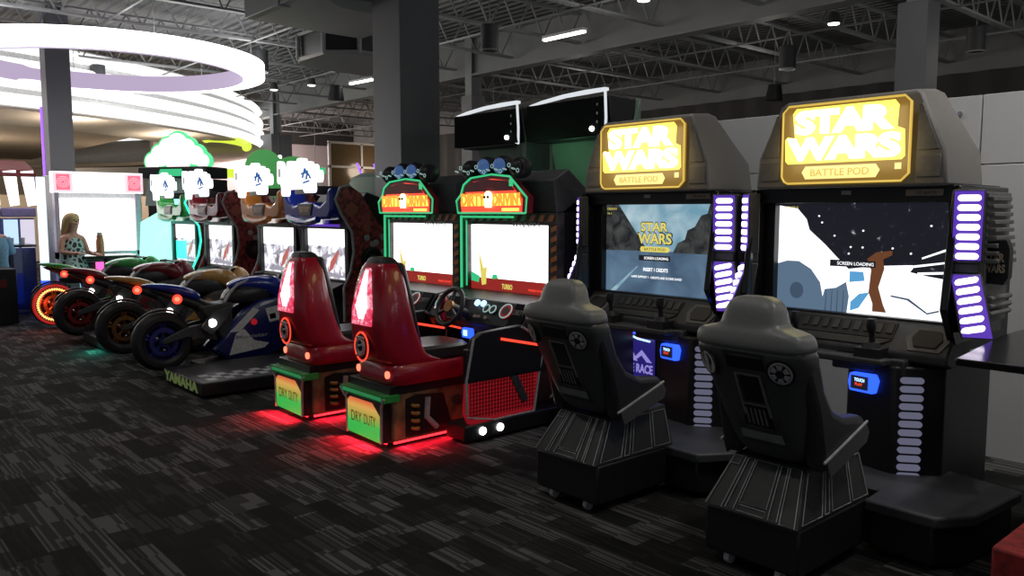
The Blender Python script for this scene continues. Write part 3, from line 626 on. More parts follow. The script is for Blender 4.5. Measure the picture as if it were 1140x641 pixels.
    w_.cyl(c, c + ax * .02, .045, n=20, m=1); w_.build('steering_wheel', mats('rubber', 'bronze'), r)
    sh = MB(); sh.cyl((-.28, -.45, .80), (-.28, -.42, .7), .04, .03, n=14); sh.ball((-.25, -.44, .83), .05, 0, (1, .7, 1.3)); sh.build('gear_lever', M['red'], r)
    cr = MB(); cr.T = Matrix.Translation((.02, -.4, .63)); cr.pry([(-.05, -.035), (-.06, 0), (-.05, .035), (.045, .035), (.055, 0), (.045, -.035)], -.03, .0, 0); cr.bx(-.035, .01, -.034, -.03, -.02, .022, 1); cr.build('card_reader', mats('e_blue', 'e_bluew'), r, bevel=.004)
    # footwell guard on the right
    k = MB(); k.prx([(-.85, .40), (-.79, .68), (-.72, .72), (-.36, .74), (-.3, .66), (.03, .62), (.03, .40)], .5, .55, 0)
    k.bx(.5, .545, -.84, .03, .42, .62, 0)
    gd = k.build('footwell_guard', M['black'], r, bevel=.006)
    k = MB(); k.prx([(-.84, .20), (-.82, .42), (-.2, .42), (-.24, .14), (-.8, .12)], .49, .535, 0)
    for i in range(22): k.bx(.5355, .538, -.81 + i * .026, -.804 + i * .026, .16, .41, 1)
    for i in range(9): k.bx(.5355, .538, -.81, -.23, .18 + i * .025, .185 + i * .025, 1)
    k.build('red_mesh_panel', mats('e_redmesh', 'dkred'), gd)
    t = MB(); t.tube([(.55, -.845, .2), (.55, -.85, .42), (.55, -.79, .69)], .009, 6); t.tube([(.54, -.25, .13), (.54, -.2, .4), (.55, -.17, .56), (.555, -.24, .65), (.555, -.38, .73)], .009, 6); t.tube([(.54, -.84, .18), (.54, -.6, .13), (.54, -.25, .13)], .006, 6); t.build('edge_trim', M['lgrey'], gd)
    l = MB(); l.cyl((.554, -.56, .665), (.554, -.2, .585), .009, n=6); l.build('red_strip_light', M['e_redglow'], gd)
    pe = MB(); pe.T = Matrix.Translation((.53, -.38, .3)) @ Matrix.Rotation(.5, 4, 'X'); pe.bx(-.02, .02, -.03, .03, -.1, .14); pe.build('pedal', M['dkgrey'], r, bevel=.008)
    k = MB(); k.bx(.34, .55, -.86, .03, .02, .125, 0); ba = k.build('guard_base', M['black'], r, bevel=.01)
    for yy in (-.72, -.57):
        h = MB(); h.cyl((.55, yy, .075), (.562, yy, .075), .026, n=18); h.build('round_lamp', M['e_white'], ba)
    return r
M['e_tealdim'] = glow('pale_ring', (.45, .68, .66), .55)
M['e_redmesh'] = glow('red_mesh', (0.5, 0.01, 0.02), 0.35)
dirt_cabinet((-4.55, 4.0, 0), 'driving arcade cabinet with tyres on its marquee, farther from the wide pillar')
dirt_cabinet((-5.66, 4.0, 0), 'driving arcade cabinet with tyres on its marquee, next to the wide pillar')
def dirt_seat(loc, label):
    r = empty('racing_seat', loc, label, 'arcade seat', 'red racing seats on glowing bases')
    # world (y) relative to 2.71
    b = MB(); b.bx(-.24, .24, .03, .68, .03, .34); bs = b.build('base', M['wood'], r, bevel=.01)
    g = MB(); g.prx([(.12, .05), (.12, .30), (.2, .32), (.42, .3), (.5, .05)], .24, .246, 0)
    for i in range(4): g.torus((.25, .19, .1 + i * .05), (0, .15, 1), .022, .012, 12, 6, 1)
    g.tube([(.25, .29, .29), (.25, .28, .16), (.25, .36, .08)], .02, 8, 2)
    g.text('GO', 0, 1, 0, 1, 0, .001, 0) if False else None
    g.build('engine_graphic', mats('black', 'gold', 'lgrey'), bs)
    g = MB(); g.T = Matrix.Translation((.245, .5, 0)) @ Matrix.Rotation(PI / 2, 4, 'Z'); g.text('GO', 0, .15, .2, .27, 0, .003, 0, .05); g.build('side_lettering', M['dkgrey'], bs)
    b = MB(); b.bx(-.25, .25, .0, .66, .34, .40); b.build('base_top', M['black'], r, bevel=.006)
    # lit rear box
    p = MB(); p.prx([(-.04, .03), (-.04, .27), (-.03, .3), (.04, .3), (.04, .02)], -.22, .21, 0); bx_ = p.build('rear_light_box', M['black'], r, bevel=.004)
    p = MB(); p.pry([(-.20, .04), (-.20, .25), (-.17, .275), (.1, .275), (.19, .2), (.19, .03)], -.047, -.041, 0); p.text('DRY', -.15, -.02, .12, .19, -.048, .001, 1, .0); p.text('DUTY', .01, .15, .12, .19, -.048, .001, 1, .0); p.build('lit_panel', mats('rearpanel', 'gold'), bx_)
    p = MB(); p.bx(-.27, .27, -.06, .06, .30, .345, 0); p.prx([(-.062, .31), (-.062, .335), (-.06, .335), (-.06, .31)], -.24, .24, 1); p.build('bumper_bar', mats('green', 'e_grn2'), r, bevel=.012)
    for s in (-1, 1):
        q = MB(); q.tube([(s * .21, -.045, .03), (s * .215, -.045, .26), (s * .27, -.06, .33)], .009, 6); q.build('edge_trim', M['lgrey'], bx_)
    # shell: backrest by sections
    b = MB()
    b.sup([(0, .23, .40, .245, .33), (0, .23, .43, .255, .35), (0, .23, .50, .25, .345), (0, .23, .525, .235, .33)], 6, 32)
    sk0 = b.build('seat_skirt', M['red'], r); sk0.location = (.05, .10, 0); sk0.scale = (.95, .9, 1)
    b = MB()
    prof = [(.50, -.08, .245, .60), (.53, -.13, .25, .48), (.58, -.17, .245, .38), (.66, -.2, .24, .36), (.78, -.21, .235, .33), (.9, -.2, .225, .29), (1.0, -.185, .205, .26), (1.08, -.165, .18, .23), (1.15, -.14, .15, .18), (1.19, -.11, .12, .12)]
    # (z, rear y, half width, depth)
    b.sup([(0, y0 + d / 2, z, hw, d / 2) for z, y0, hw, d in prof], 4.2, 28)
    sh = b.build('shell', M['red'], r, sub=1); sh.location = (.05, .12, 0); sh.scale = (.86, .95, 1)
    c = MB(); c.sup([(0, .40, .54, .2, .25), (0, .40, .60, .2, .25), (0, .39, .62, .18, .23)], 4); o = c.build('seat', M['vinyldk'], r, bevel=.0); o.location = (.05, .04, 0)
    c = MB(); c.prx([(.09, .60), (.06, .9), (.0, 1.1), (.0, 1.18), (.06, 1.17), (.12, .95), (.2, .60)], -.16, .16); o = c.build('back_pad', M['vinyldk'], r, bevel=.03, seg=3); o.location = (.05, .12, 0); o.scale = (.86, .95, 1)
    c = MB(); c.sup([(0, -.02, 1.10, .15, .09), (0, -.04, 1.18, .135, .09), (0, -.05, 1.215, .09, .05)], 3.5); o = c.build('head_cap', M['rubber'], r, sub=1); o.location = (.05, .12, 0); o.scale = (.86, .95, 1)
    # lit graphic up the back
    def rear(z):
        for (z0, y0, h0, d0), (z1, y1, h1, d1) in zip(prof, prof[1:]):
            if z0 <= z <= z1: t = (z - z0) / (z1 - z0); return y0 + (y1 - y0) * t
        return 0
    def strip(pts, k, m):
        L1 = [(x, rear(z) - k, z) for x, z in pts]; L2 = [(x, rear(z) - k + .02, z) for x, z in pts]; g2.loft([L1, L2], m)
    g2 = MB()
    for z0, z1, w0, w1 in ((.78, .88, .13, .135), (.88, .98, .135, .11), (.98, 1.08, .11, .07), (1.08, 1.14, .07, .03)):
        strip([(-w0, z0), (w0, z0), (w1, z1), (-w1, z1)], .006, 0)
    for z0, z1, w0, w1 in ((.82, .9, .03, .08), (.9, .98, .08, .05), (.98, 1.08, .05, .03), (1.08, 1.13, .03, .012)):
        strip([(-w0, z0), (w0, z0), (w1, z1), (-w1, z1)], .010, 1)
    g2.build('glowing_graphic', mats('e_backred', 'e_backwhite'), sh)
    e = MB(); e.ball((0, rear(.66) - .004, .64), .1, 0, (1.1, .12, .95)); e.torus((0, rear(.66) - .012, .64), (0, 1, 0), .092, .006, 28, 6, 1); e.torus((0, rear(.66) - .02, .64), (0, 1, 0), .05, .012, 18, 6, 2)
    for a in range(3): e.cyl((-.05, rear(.66) - .022, .58 + a * .06), (.05, rear(.66) - .022, .62 + a * .04), .008, n=6, m=2)
    e.build('wheel_emblem', mats('black', 'e_redglow', 'lgrey'), sh)
    for s in (-1, 1):
        l = MB(); l.cyl((s * .20, -.12, .47), (s * .20, -.135, .47), .024, n=18, m=0); l.build('tail_lamp', M['e_redhot'], sh)
        q = MB(); q.bx(s * .08 - .03, s * .08 + .03, .1, .16, .0, .03); q.build('foot', M['chrome'], bs)
    u = MB(); u.cyl((.2, .0, .022), (-.2, .0, .022), .008, n=6); u.cyl((.225, .04, .022), (.225, .66, .022), .008, n=6); u.build('under_light', M['e_red'], bs)
    L = lamp('AREA', (0.2, .33, .03), 9, (1, .01, .03), .02, (0, 0, 0), sy=.66, name='under_glow'); L.parent = r; L.location = (.262, .33, .075); L.rotation_euler = (0, math.radians(-30), 0); L.data.spread = math.radians(110); L.data.size = .02; L.data.size_y = .6
    L = lamp('AREA', (0, 0, 0), 8, (1, .01, .03), .4, name='under_glow'); L.parent = r; L.location = (0, -.062, .075); L.data.shape = 'RECTANGLE'; L.data.size = .42; L.data.size_y = .02; L.rotation_euler = (math.radians(-35), 0, 0); L.data.spread = math.radians(110)
    return r
def rear_panel_mat():
    m = glow('lit_rear_panel', (1, 1, 1), .75); nt = m.node_tree; tc = nt.nodes.new('ShaderNodeTexCoord'); s = nt.nodes.new('ShaderNodeSeparateXYZ'); mr = nt.nodes.new('ShaderNodeMapRange'); r = nt.nodes.new('ShaderNodeValToRGB')
    nt.links.new(tc.outputs['Object'], s.inputs[0]); nt.links.new(s.outputs[2], mr.inputs[0]); mr.inputs[1].default_value = .03; mr.inputs[2].default_value = .28; nt.links.new(mr.outputs[0], r.inputs[0])
    e = r.color_ramp.elements; e[0].position = 0; e[0].color = (.02, .55, .08, 1); e[1].position = 1; e[1].color = (.9, .12, .05, 1)
    for p, c in ((.35, (.05, .6, .1)), (.6, (.5, .45, .08)), (.8, (.9, .5, .12))): k = e.new(p); k.color = (*c, 1)
    nt.links.new(r.outputs[0], nt.nodes['Principled BSDF'].inputs['Emission Color']); return m
M['rearpanel'] = rear_panel_mat()
M['e_grn2'] = glow('green_bar', (.03, .3, .1), .6)
M['e_backred'] = screen_mat('back_graphic', [(.35, (.7, .02, .05)), (.5, (.9, .1, .2)), (.62, (1, .5, .6))], 18, 1.0)
M['e_backwhite'] = glow('back_graphic_white', (1, .82, .9), 2.5)
ds = dirt_seat((-4.52, 2.75, 0), 'red racing seat with lit green base, nearer of the two to the grey bucket chairs')
copy_tree(ds, (-5.49, 2.70, 0), label='red racing seat with lit green base, farther of the two, beside the blue motorbike')

# ------------------------------------------------------------------ twin dark-screen cabinets behind
def hood_cabinet(loc, label):
    r = empty('tall_display_cabinet', loc, label, 'arcade machine', 'tall cabinets with dark display hoods')
    MB().prx([(.1, 0), (.1, 1.75), (.0, 2.15), (.15, 2.5), (.16, 0)], -.46, .46).build('back_panel', M['greenpanel'], r, bevel=.01)
    MB().prx([(-.18, 2.16), (.06, 2.16), (.1, 2.48), (-.24, 2.48)], -.48, .45).build('display_box', M['black'], r, bevel=.01)
    MB().pry([(-.46, 2.17), (.43, 2.17), (.43, 2.47), (-.46, 2.47)], -.3, -.22).build('display', M['darkpanel'], r)
    t = MB(); t.pry([(-.42, 2.472), (-.25, 2.50), (.0, 2.525), (.25, 2.535), (.475, 2.535), (.475, 2.51), (.25, 2.505), (.0, 2.50), (-.25, 2.48)], -.32, -.27); t.build('curved_top', M['e_sw2'], r, bevel=.003)
    t = MB(); t.tube([(.47, -.31, 2.53), (.455, -.28, 2.30), (.42, -.25, 2.16)], .011, 8); t.tube([(.42, -.25, 2.16), (.33, -.3, 2.21)], .006, 6); t.build('edge_trim', M['e_sw2'], r)
    t = MB(); t.ball((.33, -.31, 2.22), .022); t.build('small_lamp', M['e_white'], r)
    t = MB()
    for i in range(3): t.cyl((.38, -.302, 2.42 - i * .07), (.378, -.302, 2.40 - i * .07), .006, n=6)
    t.build('indicator', M['lgrey'], r)
    t = MB(); t.bx(.36, .47, -.2, .1, 1.3, 2.18); t.tube([(.37, -.21, 2.15), (.36, -.22, 2.0), (.37, -.21, 1.9)], .008, 6); t.build('side_post', M['dkgrey'], r, bevel=.01)
    MB().bx(-.44, .44, -.1, .1, .0, 1.3).build('lower_body', M['black'], r, bevel=.01)
    return r
M['e_sw2'] = glow('white_edge', (.9, .95, 1), .8)
hood_cabinet((-5.93, 5.2, -.05), 'tall cabinet with a black hooded display, left of the two behind the tyre marquees')
hood_cabinet((-4.88, 5.2, -.05), 'tall cabinet with a black hooded display, right of the two, next to the pod sign')
lamp('POINT', (-5.1, 4.75, 1.95), 2.5, (.4, 1, .55), .1, name='green_fill_light')  # added green lamp that brightens the panels behind the marquees
# snow racing cabinet behind the left pod
r = empty('mountain_bike_cabinet', (-4.3, 4.88, 0), 'dark cabinet with blue-lit mountain artwork seen between the left pod seat and its console', 'arcade machine')
MB().prx([(.0, .0), (.0, .72), (.06, .8), (.1, 1.4), (.2, 1.4), (.2, .0)], -.10, .45).build('body', M['black'], r, bevel=.01)
p = MB(); p.bx(-.09, .44, -.012, 0, .15, .66, 0)
p.text('BIKE RACE', .12, .43, .25, .32, -.014, .002, 1, .03)
for x, h in ((.06, .07), (.18, .14), (.32, .09)): p.pry([(x - .1, .34), (x, .34 + h), (x + .1, .34), (x + .05, .34), (x, .34 + h * .55), (x - .04, .36)], -.016, -.012, 1)
for x in (.0,): p.pry([(x - .08, .38), (x, .56), (x + .05, .46), (x + .09, .58), (x + .12, .42)], -.016, -.012, 2)
p.build('artwork_panel', mats('mtn', 'mtn2', 'mtn3') if 'mtn' in M else [glow('mountain_blue', (.03, .02, .25), .6), glow('mountain_white', (.35, .3, .8), .8), glow('mountain_mid', (.06, .05, .35), .8)], r)
p = MB(); p.tube([(.02, -.03, .64), (.16, -.04, .56), (.3, -.04, .52), (.42, -.04, .51)], .008, 6, 0); p.bx(.08, .3, -.02, -.01, .55, .68, 1); p.bx(.27, .31, -.025, -.02, .52, .68, 2); p.build('neon_edge', mats('e_bluew', 'e_blue', 'e_pink'), r)
p = MB(); p.pry([(-.09, .80), (.1, .80), (.07, .90), (-.02, .95)], -.02, .07, 0); p.pry([(-.02, .95), (.04, .93), (.01, 1.1), (-.005, 1.14)], -.02, .07, 1); p.tube([(-.06, -.04, .83), (-.02, -.04, .88), (.05, -.04, .90)], .012, 6, 2); p.build('lit_handle', mats('e_blue', 'e_teal', 'e_bluew'), r)
tag(MB().bx(-4.02, -3.84, 5.1, 5.16, .0, .66).build('cardboard_post', M['beige'], bevel=.004), 'upright beige board standing under the console of the left pod cabinet', 'board')
lamp('POINT', (-3.9, 4.5, .75), 1.2, (.1, .1, 1), .1, name='blue_led_light')
lamp('POINT', (-4.3, 4.5, 1.2), .8, (.15, .08, 1), .1, name='blue_led_light')

# ------------------------------------------------------------------ motorbike racing cabinets (four)
def moto_cabinet(loc, label, fair, cyan=False, blob=0):
    r = empty('motorbike_arcade_cabinet', loc, label, 'arcade machine', 'motorbike racing cabinets')
    MB().prx([(.04, 0), (.04, 1.5), (.2, 1.7), (.5, 1.6), (.6, .6), (.6, 0)], -.47, .47).build('body', M['black'], r, bevel=.01)
    f = MB(); f.bx(-.5, .5, -.05, .05, 1.32, 1.42); f.bx(-.5, -.43, -.05, .05, .74, 1.32); f.bx(.43, .5, -.05, .05, .74, 1.32); f.bx(-.5, .5, -.05, .05, .74, .80); f.build('screen_frame', M['black'], r, bevel=.006)
    if cyan is False: MB().bx(-.35, .35, -.056, -.05, 1.345, 1.37).build('light_bar', M['e_violet'] if blob == 0 else M['dkgrey'], r)
    s = MB(); s.bx(-.43, .43, .0, .02, .80, 1.32, 0); s.bx(-.43, .43, -.003, 0, 1.14 if blob % 2 == 0 else 1.12, 1.32, 1)
    if blob == 0: s.pry([(-.43, .82), (-.43, 1.0), (-.36, 1.06), (-.25, .98), (-.2, .85), (-.3, .8)], -.006, -.003, 2)
    if cyan: s.bx(-.43, -.02, -.006, -.003, .82, 1.08, 3)
    s.pry([(.02, .86), (.1, .9), (.2, 1.02), (.24, 1.1), (.16, 1.06), (.06, .98)], -.005, -.003, 4); s.pry([(-.3, .84), (-.1, .88), (.3, .84), (.4, .9), (.4, .82), (-.3, .82)], -.005, -.003, 5); s.pry([(-.2, 1.0), (-.05, 1.06), (.1, 1.05), (.02, 1.02), (-.1, 1.0)], -.005, -.003, 5)
    s.build('screen', mats('s_moto', 's_mototop', 's_sand', 'e_teal', 's_mred', 's_mgrey'), r)
    # fairing cowl
    c = MB(); c.pry([(-.5, 1.44), (-.54, 1.6), (-.53, 1.74), (-.46, 1.72), (-.42, 1.62), (-.3, 1.56), (-.1, 1.60), (.1, 1.60), (.28, 1.56), (.4, 1.62), (.43, 1.72), (.51, 1.74), (.51, 1.5), (.44, 1.42), (.25, 1.42), (.12, 1.37), (-.15, 1.37), (-.28, 1.43)], -.24, .0)
    cw = c.build('cowl', M[fair], r, bevel=.03, seg=3)
    c = MB(); c.pry([(-.15, 1.46), (-.18, 1.58), (.14, 1.58), (.1, 1.46)], -.25, -.2, 0); c.pry([(-.12, 1.49), (-.14, 1.55), (.1, 1.55), (.07, 1.49)], -.254, -.25, 1); c.build('air_intake', mats('black', 'wood'), cw, bevel=.005)
    c = MB(); c.tube([(-.5, -.2, 1.45), (-.3, -.27, 1.42), (-.1, -.27, 1.39), (.1, -.27, 1.39), (.3, -.27, 1.42)], .035, 8); c.build('cowl_ridge', M[fair], cw)
    # white lit sign
    g = MB(); y0, y1 = -.32, -.26
    for x0, x1, z0, z1 in ((-.48, -.41, 1.79, 2.03), (-.39, -.30, 1.66, 1.80), (-.40, -.29, 1.75, 1.91), (-.35, -.2, 1.86, 1.97), (-.25, -.12, 1.78, 2.02), (-.15, .03, 1.86, 1.98), (-.02, .1, 1.80, 2.04), (.08, .24, 1.90, 2.0), (.2, .34, 1.84, 1.97), (-.32, .24, 1.73, 1.88), (.22, .42, 1.79, 1.91), (.12, .28, 1.69, 1.80)):
        rr = .035; P = []
        for cx, cz, a0 in ((x1 - rr, z1 - rr, 0), (x0 + rr, z1 - rr, 90), (x0 + rr, z0 + rr, 180), (x1 - rr, z0 + rr, 270)):
            for q in range(4): a = math.radians(a0 + q * 30); P.append((cx + rr * math.cos(a), cz + rr * math.sin(a)))
        g.pry(P, y0, y1, 0); y0 -= .0007
    for (x, z, dx, dz) in ((.12, 1.84, .05, .08), (.17, 1.93, .06, -.05), (.1, 1.88, .12, .01), (.2, 1.82, .03, .09), (.14, 1.79, .12, .015), (.24, 1.88, .05, -.05)):
        g.cyl((x, -.335, z), (x + dx, -.335, z + dz), .011, n=6, m=1)
    g.bx(-.43, -.40, -.33, -.32, 1.86, 1.95, 2)
    g.build('lit_sign', mats('e_motosign', 's_signblue', 's_signgrey'), r)
    b = MB(); b.bx(-.2, .2, -.26, .1, 1.68, 1.76); b.build('sign_bracket', M['black'], r)
    # side panels (S-curved)
    for sx in (-1, 1):
        x0, x1 = (.5, .53) if sx > 0 else (-.53, -.5)
        prof = [(-.14, 1.74), (-.03, 1.76), (.1, 1.68), (.28, 1.4), (.5, 1.2), (.62, .9), (.62, .0), (-.12, .0), (-.12, .74), (-.04, .9), (.0, 1.1), (-.02, 1.3), (-.14, 1.48), (-.2, 1.62)]
        if cyan and sx < 0: prof = [(-.1, 1.7), (-.2, 1.5), (-.46, 1.35), (-.5, .8), (-.4, .0), (.3, .0), (.3, 1.7)]
        q = MB(); q.prx(prof, x0, x1)
        sp = q.build('side_panel', M['redgraphic'] if not (cyan and sx < 0) else M['e_tealw'], r, bevel=.006)
        t = MB(); xx = x1 if sx > 0 else x0; t.tube([(xx, y, z) for y, z in [(-.03, 1.76), (-.14, 1.74), (-.2, 1.62), (-.14, 1.48), (-.02, 1.3), (.0, 1.1), (-.04, .9), (-.12, .74), (-.12, .4)]], .014, 8); t.build('edge_trim', M['e_teal'] if cyan else M['lgrey'], sp)
        if sx > 0:
            k = MB(); k.cyl((xx, .2, 1.02), (xx + .03, .2, 1.02), .12, n=28, m=0); k.torus((xx + .03, .2, 1.02), (1, 0, 0), .1, .015, 24, 6, 0); k.cyl((xx + .03, .2, 1.02), (xx + .035, .2, 1.02), .05, .03, n=16, m=1); k.cyl((xx, .25, .78), (xx + .04, .25, .78), .08, n=20, m=0); k.build('speaker', mats('black', 'dkgrey'), sp)
            k = MB()
            random.seed(3)
            for i in range(9): yy = .15 + random.random() * .3; zz = 1.05 + random.random() * .22; k.ball((xx + .002, yy, zz), .035, 0, (.08, 1, 1))
            k.prx([(-.1, 1.5), (-.02, 1.6), (.06, 1.55), (.0, 1.42)], xx, xx + .004, 1); k.prx([(.12, 1.3), (.18, 1.5), (.2, 1.3)], xx, xx + .004, 1)
            k.build('side_graphic', mats('lgrey', 'skinred'), sp)
    d = MB(); d.prx([(-.05, .78), (-.2, .72), (-.2, .64), (.05, .6)], -.42, .42); d.build('control_ledge', M['black'], r, bevel=.01)
    return r
M['skinred'] = mat('red_figure', (.4, .12, .09), .5)
M['s_sand'] = glow('screen_sand', (.75, .5, .2), 1.0)
M['s_mgrey'] = glow('screen_soft_grey', (.35, .33, .4), 1.0)
M['s_mred'] = glow('screen_red', (.5, .12, .1), 1.0)
M['e_motosign'] = glow('white_sign', (1, 1, 1), 2.4)
M['s_signblue'] = glow('sign_blue', (.02, .12, .4), .8)
M['s_signgrey'] = glow('sign_grey', (.3, .3, .32), .6)
moto_cabinet((-7.68, 4.2, 0), 'motorbike racing cabinet with dark blue cowl, rightmost of the four, beside the wide pillar', 'blue', blob=0)
moto_cabinet((-8.80, 4.2, 0), 'motorbike racing cabinet with orange cowl, second from the wide pillar', 'orange', blob=1)
moto_cabinet((-10.50, 4.2, 0), 'motorbike racing cabinet with dark red cowl, between the orange and the teal-lit ones', 'wine', blob=2)
moto_cabinet((-11.78, 4.2, 0), 'motorbike racing cabinet glowing teal at its edges, farthest left of the four', 'green', cyan=True, blob=3)
lamp('POINT', (-13.2, 3.9, 2.3), 9, (1, 1, 1), .1, name='panel_fill_light')  # added lamp that brightens the grey front panel under the cloud sign
lamp('AREA', (-12.4, 3.9, 1.1), 12, (.1, 1, .7), .5, (math.radians(60), 0, math.radians(20)), name='teal_light')
lamp('AREA', (-9.4, 2.4, .08), 2.2, (.05, 1, .7), .3, (0, 0, 0), name='teal_floor_light').rotation_euler = (math.radians(-30), 0, 0)

# ------------------------------------------------------------------ motorbikes
def motorbike(loc, label, paint, rim, lamp_ring=None, deep=None, tint='white'):
    deep = deep or paint
    r = empty('ride_on_motorbike', loc, label, 'motorbike', 'ride-on racing motorbikes')
    zc = .31
    w_ = MB(); w_.lathe([(-.05, .17), (-.075, .2), (-.075, .235), (-.05, .262), (0, .275), (.05, .262), (.075, .235), (.075, .2), (.05, .17)], (0, 0, zc), (1, 0, 0), 44, 0)
    wh = w_.build('rear_tyre', M['rubber'], r)
    k = MB(); k.lathe([(-.05, .185), (.05, .185), (.05, .165), (-.05, .165)], (0, 0, zc), (1, 0, 0), 40); k.cyl((-.06, 0, zc), (.06, 0, zc), .045, n=18)
    for i in range(5):
        a = i * 2 * PI / 5 + .3
        for da in (-.12, .12): k.cyl((.02, .04 * math.cos(a), zc + .04 * math.sin(a)), (.02, .17 * math.cos(a + da), zc + .17 * math.sin(a + da)), .012, n=6)
    k.lathe([(.05, .09), (.058, .09), (.058, .13), (.05, .13)], (0, 0, zc), (1, 0, 0), 30)
    dk = MB(); dk.cyl((-.045, 0, zc), (-.035, 0, zc), .18, n=28); dk.build('wheel_disc', M['black'], wh)
    k.build('rim', M[rim], wh)
    if lamp_ring:
        q = MB()
        q.torus((.075, 0, zc), (1, 0, 0), .198, .009, 40, 6, 0)
        for i in range(44): a = 2 * PI * i / 44; q.cyl((.078, .18 * math.cos(a), zc + .18 * math.sin(a)), (.078, .215 * math.cos(a), zc + .215 * math.sin(a)), .006, n=4)
        q.build('led_ring', M['e_ledring'], wh)
        q = MB(); q.torus((.066, 0, zc), (1, 0, 0), .243, .018, 40, 6, 0); q.build('tyre_light', M['e_tyrered'], wh)
    h = MB(); h.lathe([(0, .005), (.012, .025), (0, .03)], (.058, 0, zc), (1, 0, 0), 12)
    for i in range(3): a = i * 2.1 + .5; h.ball((.06, .075 * math.cos(a), zc + .075 * math.sin(a)), .016)
    h.build('hub', M['chrome'], wh)
    # rear guard arc
    g = MB(); g.torus((0, 0, zc), (1, 0, 0), .29, .012, 20, 6, 0, math.radians(0), math.radians(100)); g.build('wheel_hugger', M['black'], r)
    # swingarm
    s = MB()
    for x in (-.1, .1): s.loft([[(x - .018, -.03, zc - .02), (x + .018, -.03, zc - .02), (x + .018, -.03, zc + .03), (x - .018, -.03, zc + .03)], [(x - .02, .2, zc + .03), (x + .02, .2, zc + .03), (x + .02, .18, zc + .12), (x - .02, .18, zc + .12)], [(x - .02, .48, zc - .03), (x + .02, .48, zc - .03), (x + .02, .42, zc + .16), (x - .02, .42, zc + .16)]])
    s.build('swingarm', M['dkgrey'], r, bevel=.01)
    # tail
    t = MB(); t.sup([], 3) if False else None
    def sec(y, zt, zb, hw, sq=3.0, n=16):
        L = []
        for j in range(n):
            a = 2 * PI * j / n; ca, sa = math.cos(a), math.sin(a)
            L.append((hw * math.copysign(abs(ca) ** (2 / sq), ca), y, (zt + zb) / 2 + (zt - zb) / 2 * math.copysign(abs(sa) ** (2 / sq), sa)))
        return L
    t = MB(); t.loft([sec(-.17, .845, .825, .04), sec(-.05, .85, .79, .075), (sec(.1, .835, .75, .095)), sec(.25, .80, .70, .10), sec(.36, .73, .62, .10)]); tl = t.build('tail_cowl', M[paint], r, sub=1)
    t = MB(); t.loft([sec(-.12, .81, .785, .03), sec(.1, .76, .68, .07), sec(.3, .69, .58, .09), sec(.5, .62, .46, .10)]); t.build('tail_underside', M['black'], r, sub=1)
    t = MB(); t.cyl((.10, .12, .70), (.112, .11, .70), .022, n=16); t.build('tail_light', M['e_redhot'], tl)
    t = MB(); t.torus((.107, .115, .70), (1, 0, 0), .036, .01, 16, 6); t.build('tail_light_ring', M['e_redglow'], tl)
    # seat
    t = MB(); t.loft([sec(.26, .74, .68, .08), sec(.38, .66, .6, .11), sec(.52, .63, .52, .115), sec(.64, .68, .5, .12)]); t.build('saddle', M['vinyldk'], r, sub=1)
    # tank pad
    t = MB(); t.loft([sec(.56, .66, .62, .06), sec(.62, .76, .62, .10), sec(.72, .80, .6, .125), sec(.9, .81, .6, .13), sec(1.05, .80, .58, .12)]); t.build('tank_pad', M['vinyldk'], r, sub=1)
    t = MB(); t.loft([sec(.62, .80, .76, .06), sec(.70, .845, .76, .10), sec(.85, .875, .74, .125), sec(1.0, .88, .70, .14), sec(1.12, .86, .6, .15), sec(1.22, .8, .52, .14)]); tk = t.build('tank', M[paint], r, sub=1)
    t = MB(); t.tube([(.13, .54, .64), (.125, .60, .73), (.11, .68, .80), (.09, .80, .84)], .014, 6); t.build('tank_edge', M['lgrey'], tk)
    # main fairing sides
    for s_ in (-1, 1):
        f = MB(); P = [(.42, .2), (.55, .34), (.60, .44), (.72, .56), (.88, .64), (1.06, .66), (1.24, .72), (1.34, .6), (1.3, .4), (1.18, .2), (.95, .08), (.6, .06)]
        f.loft([[(s_ * .10, y, z) for y, z in P], [(s_ * .175, y + .01, z) for y, z in P], [(s_ * .19, .95 + (y - .95) * .8, .4 + (z - .4) * .8) for y, z in P]])
        fa = f.build('side_fairing', M[deep], r, bevel=.01)
        x0 = s_ * .192; x1 = s_ * .196
        q = MB(); q.prx([(.56, .36), (.66, .36), (.86, .55), (.80, .58)], x0, x1, 0); q.prx([(.92, .56), (1.05, .58), (1.12, .45), (.96, .42)], x0, x1, 1); q.prx([(.96, .50), (1.02, .51), (1.03, .46), (.97, .45)], x0, x1, 2); q.prx([(.55, .14), (.9, .18), (.95, .22), (.8, .26), (.7, .38), (.62, .34)], x0, x1, 1)
        q.build('fairing_graphic', [M[tint], M[tint], M['dkred']], fa)
        q = MB(); q.T = Matrix.Translation((x1 + .001 * s_, .62 if s_ > 0 else 1.0, 0)) @ Matrix.Rotation(s_ * PI / 2, 4, 'Z'); q.text('Movistar', 0, .32, .29, .325, 0, .002, 0, .01); q.build('fairing_lettering', M['lgrey'], fa)
        q = MB(); q.cyl((s_ * .19, .80, .44), (s_ * .205, .80, .44), .03, n=14, m=0); q.build('side_marker', M['e_dimred'], fa)
    f = MB(); f.loft([[(x, y, z) for x, y, z in ((-.13, .3, .62), (.13, .3, .62), (.13, .5, .3), (-.13, .5, .3))], [(x, y, z) for x, y, z in ((-.14, .62, .64), (.14, .62, .64), (.15, .62, .25), (-.15, .62, .25))]]); fm = f.build('frame', M['seatplate'], r, bevel=.02)
    f = MB(); f.loft([[(.135, .30, .42), (.135, .42, .56), (.135, .62, .62), (.135, .55, .48), (.135, .4, .34)], [(.165, .30, .42), (.165, .42, .56), (.165, .62, .62), (.165, .55, .48), (.165, .4, .34)]]); f.build('frame_plate', M['dkgrey'], fm, bevel=.006)
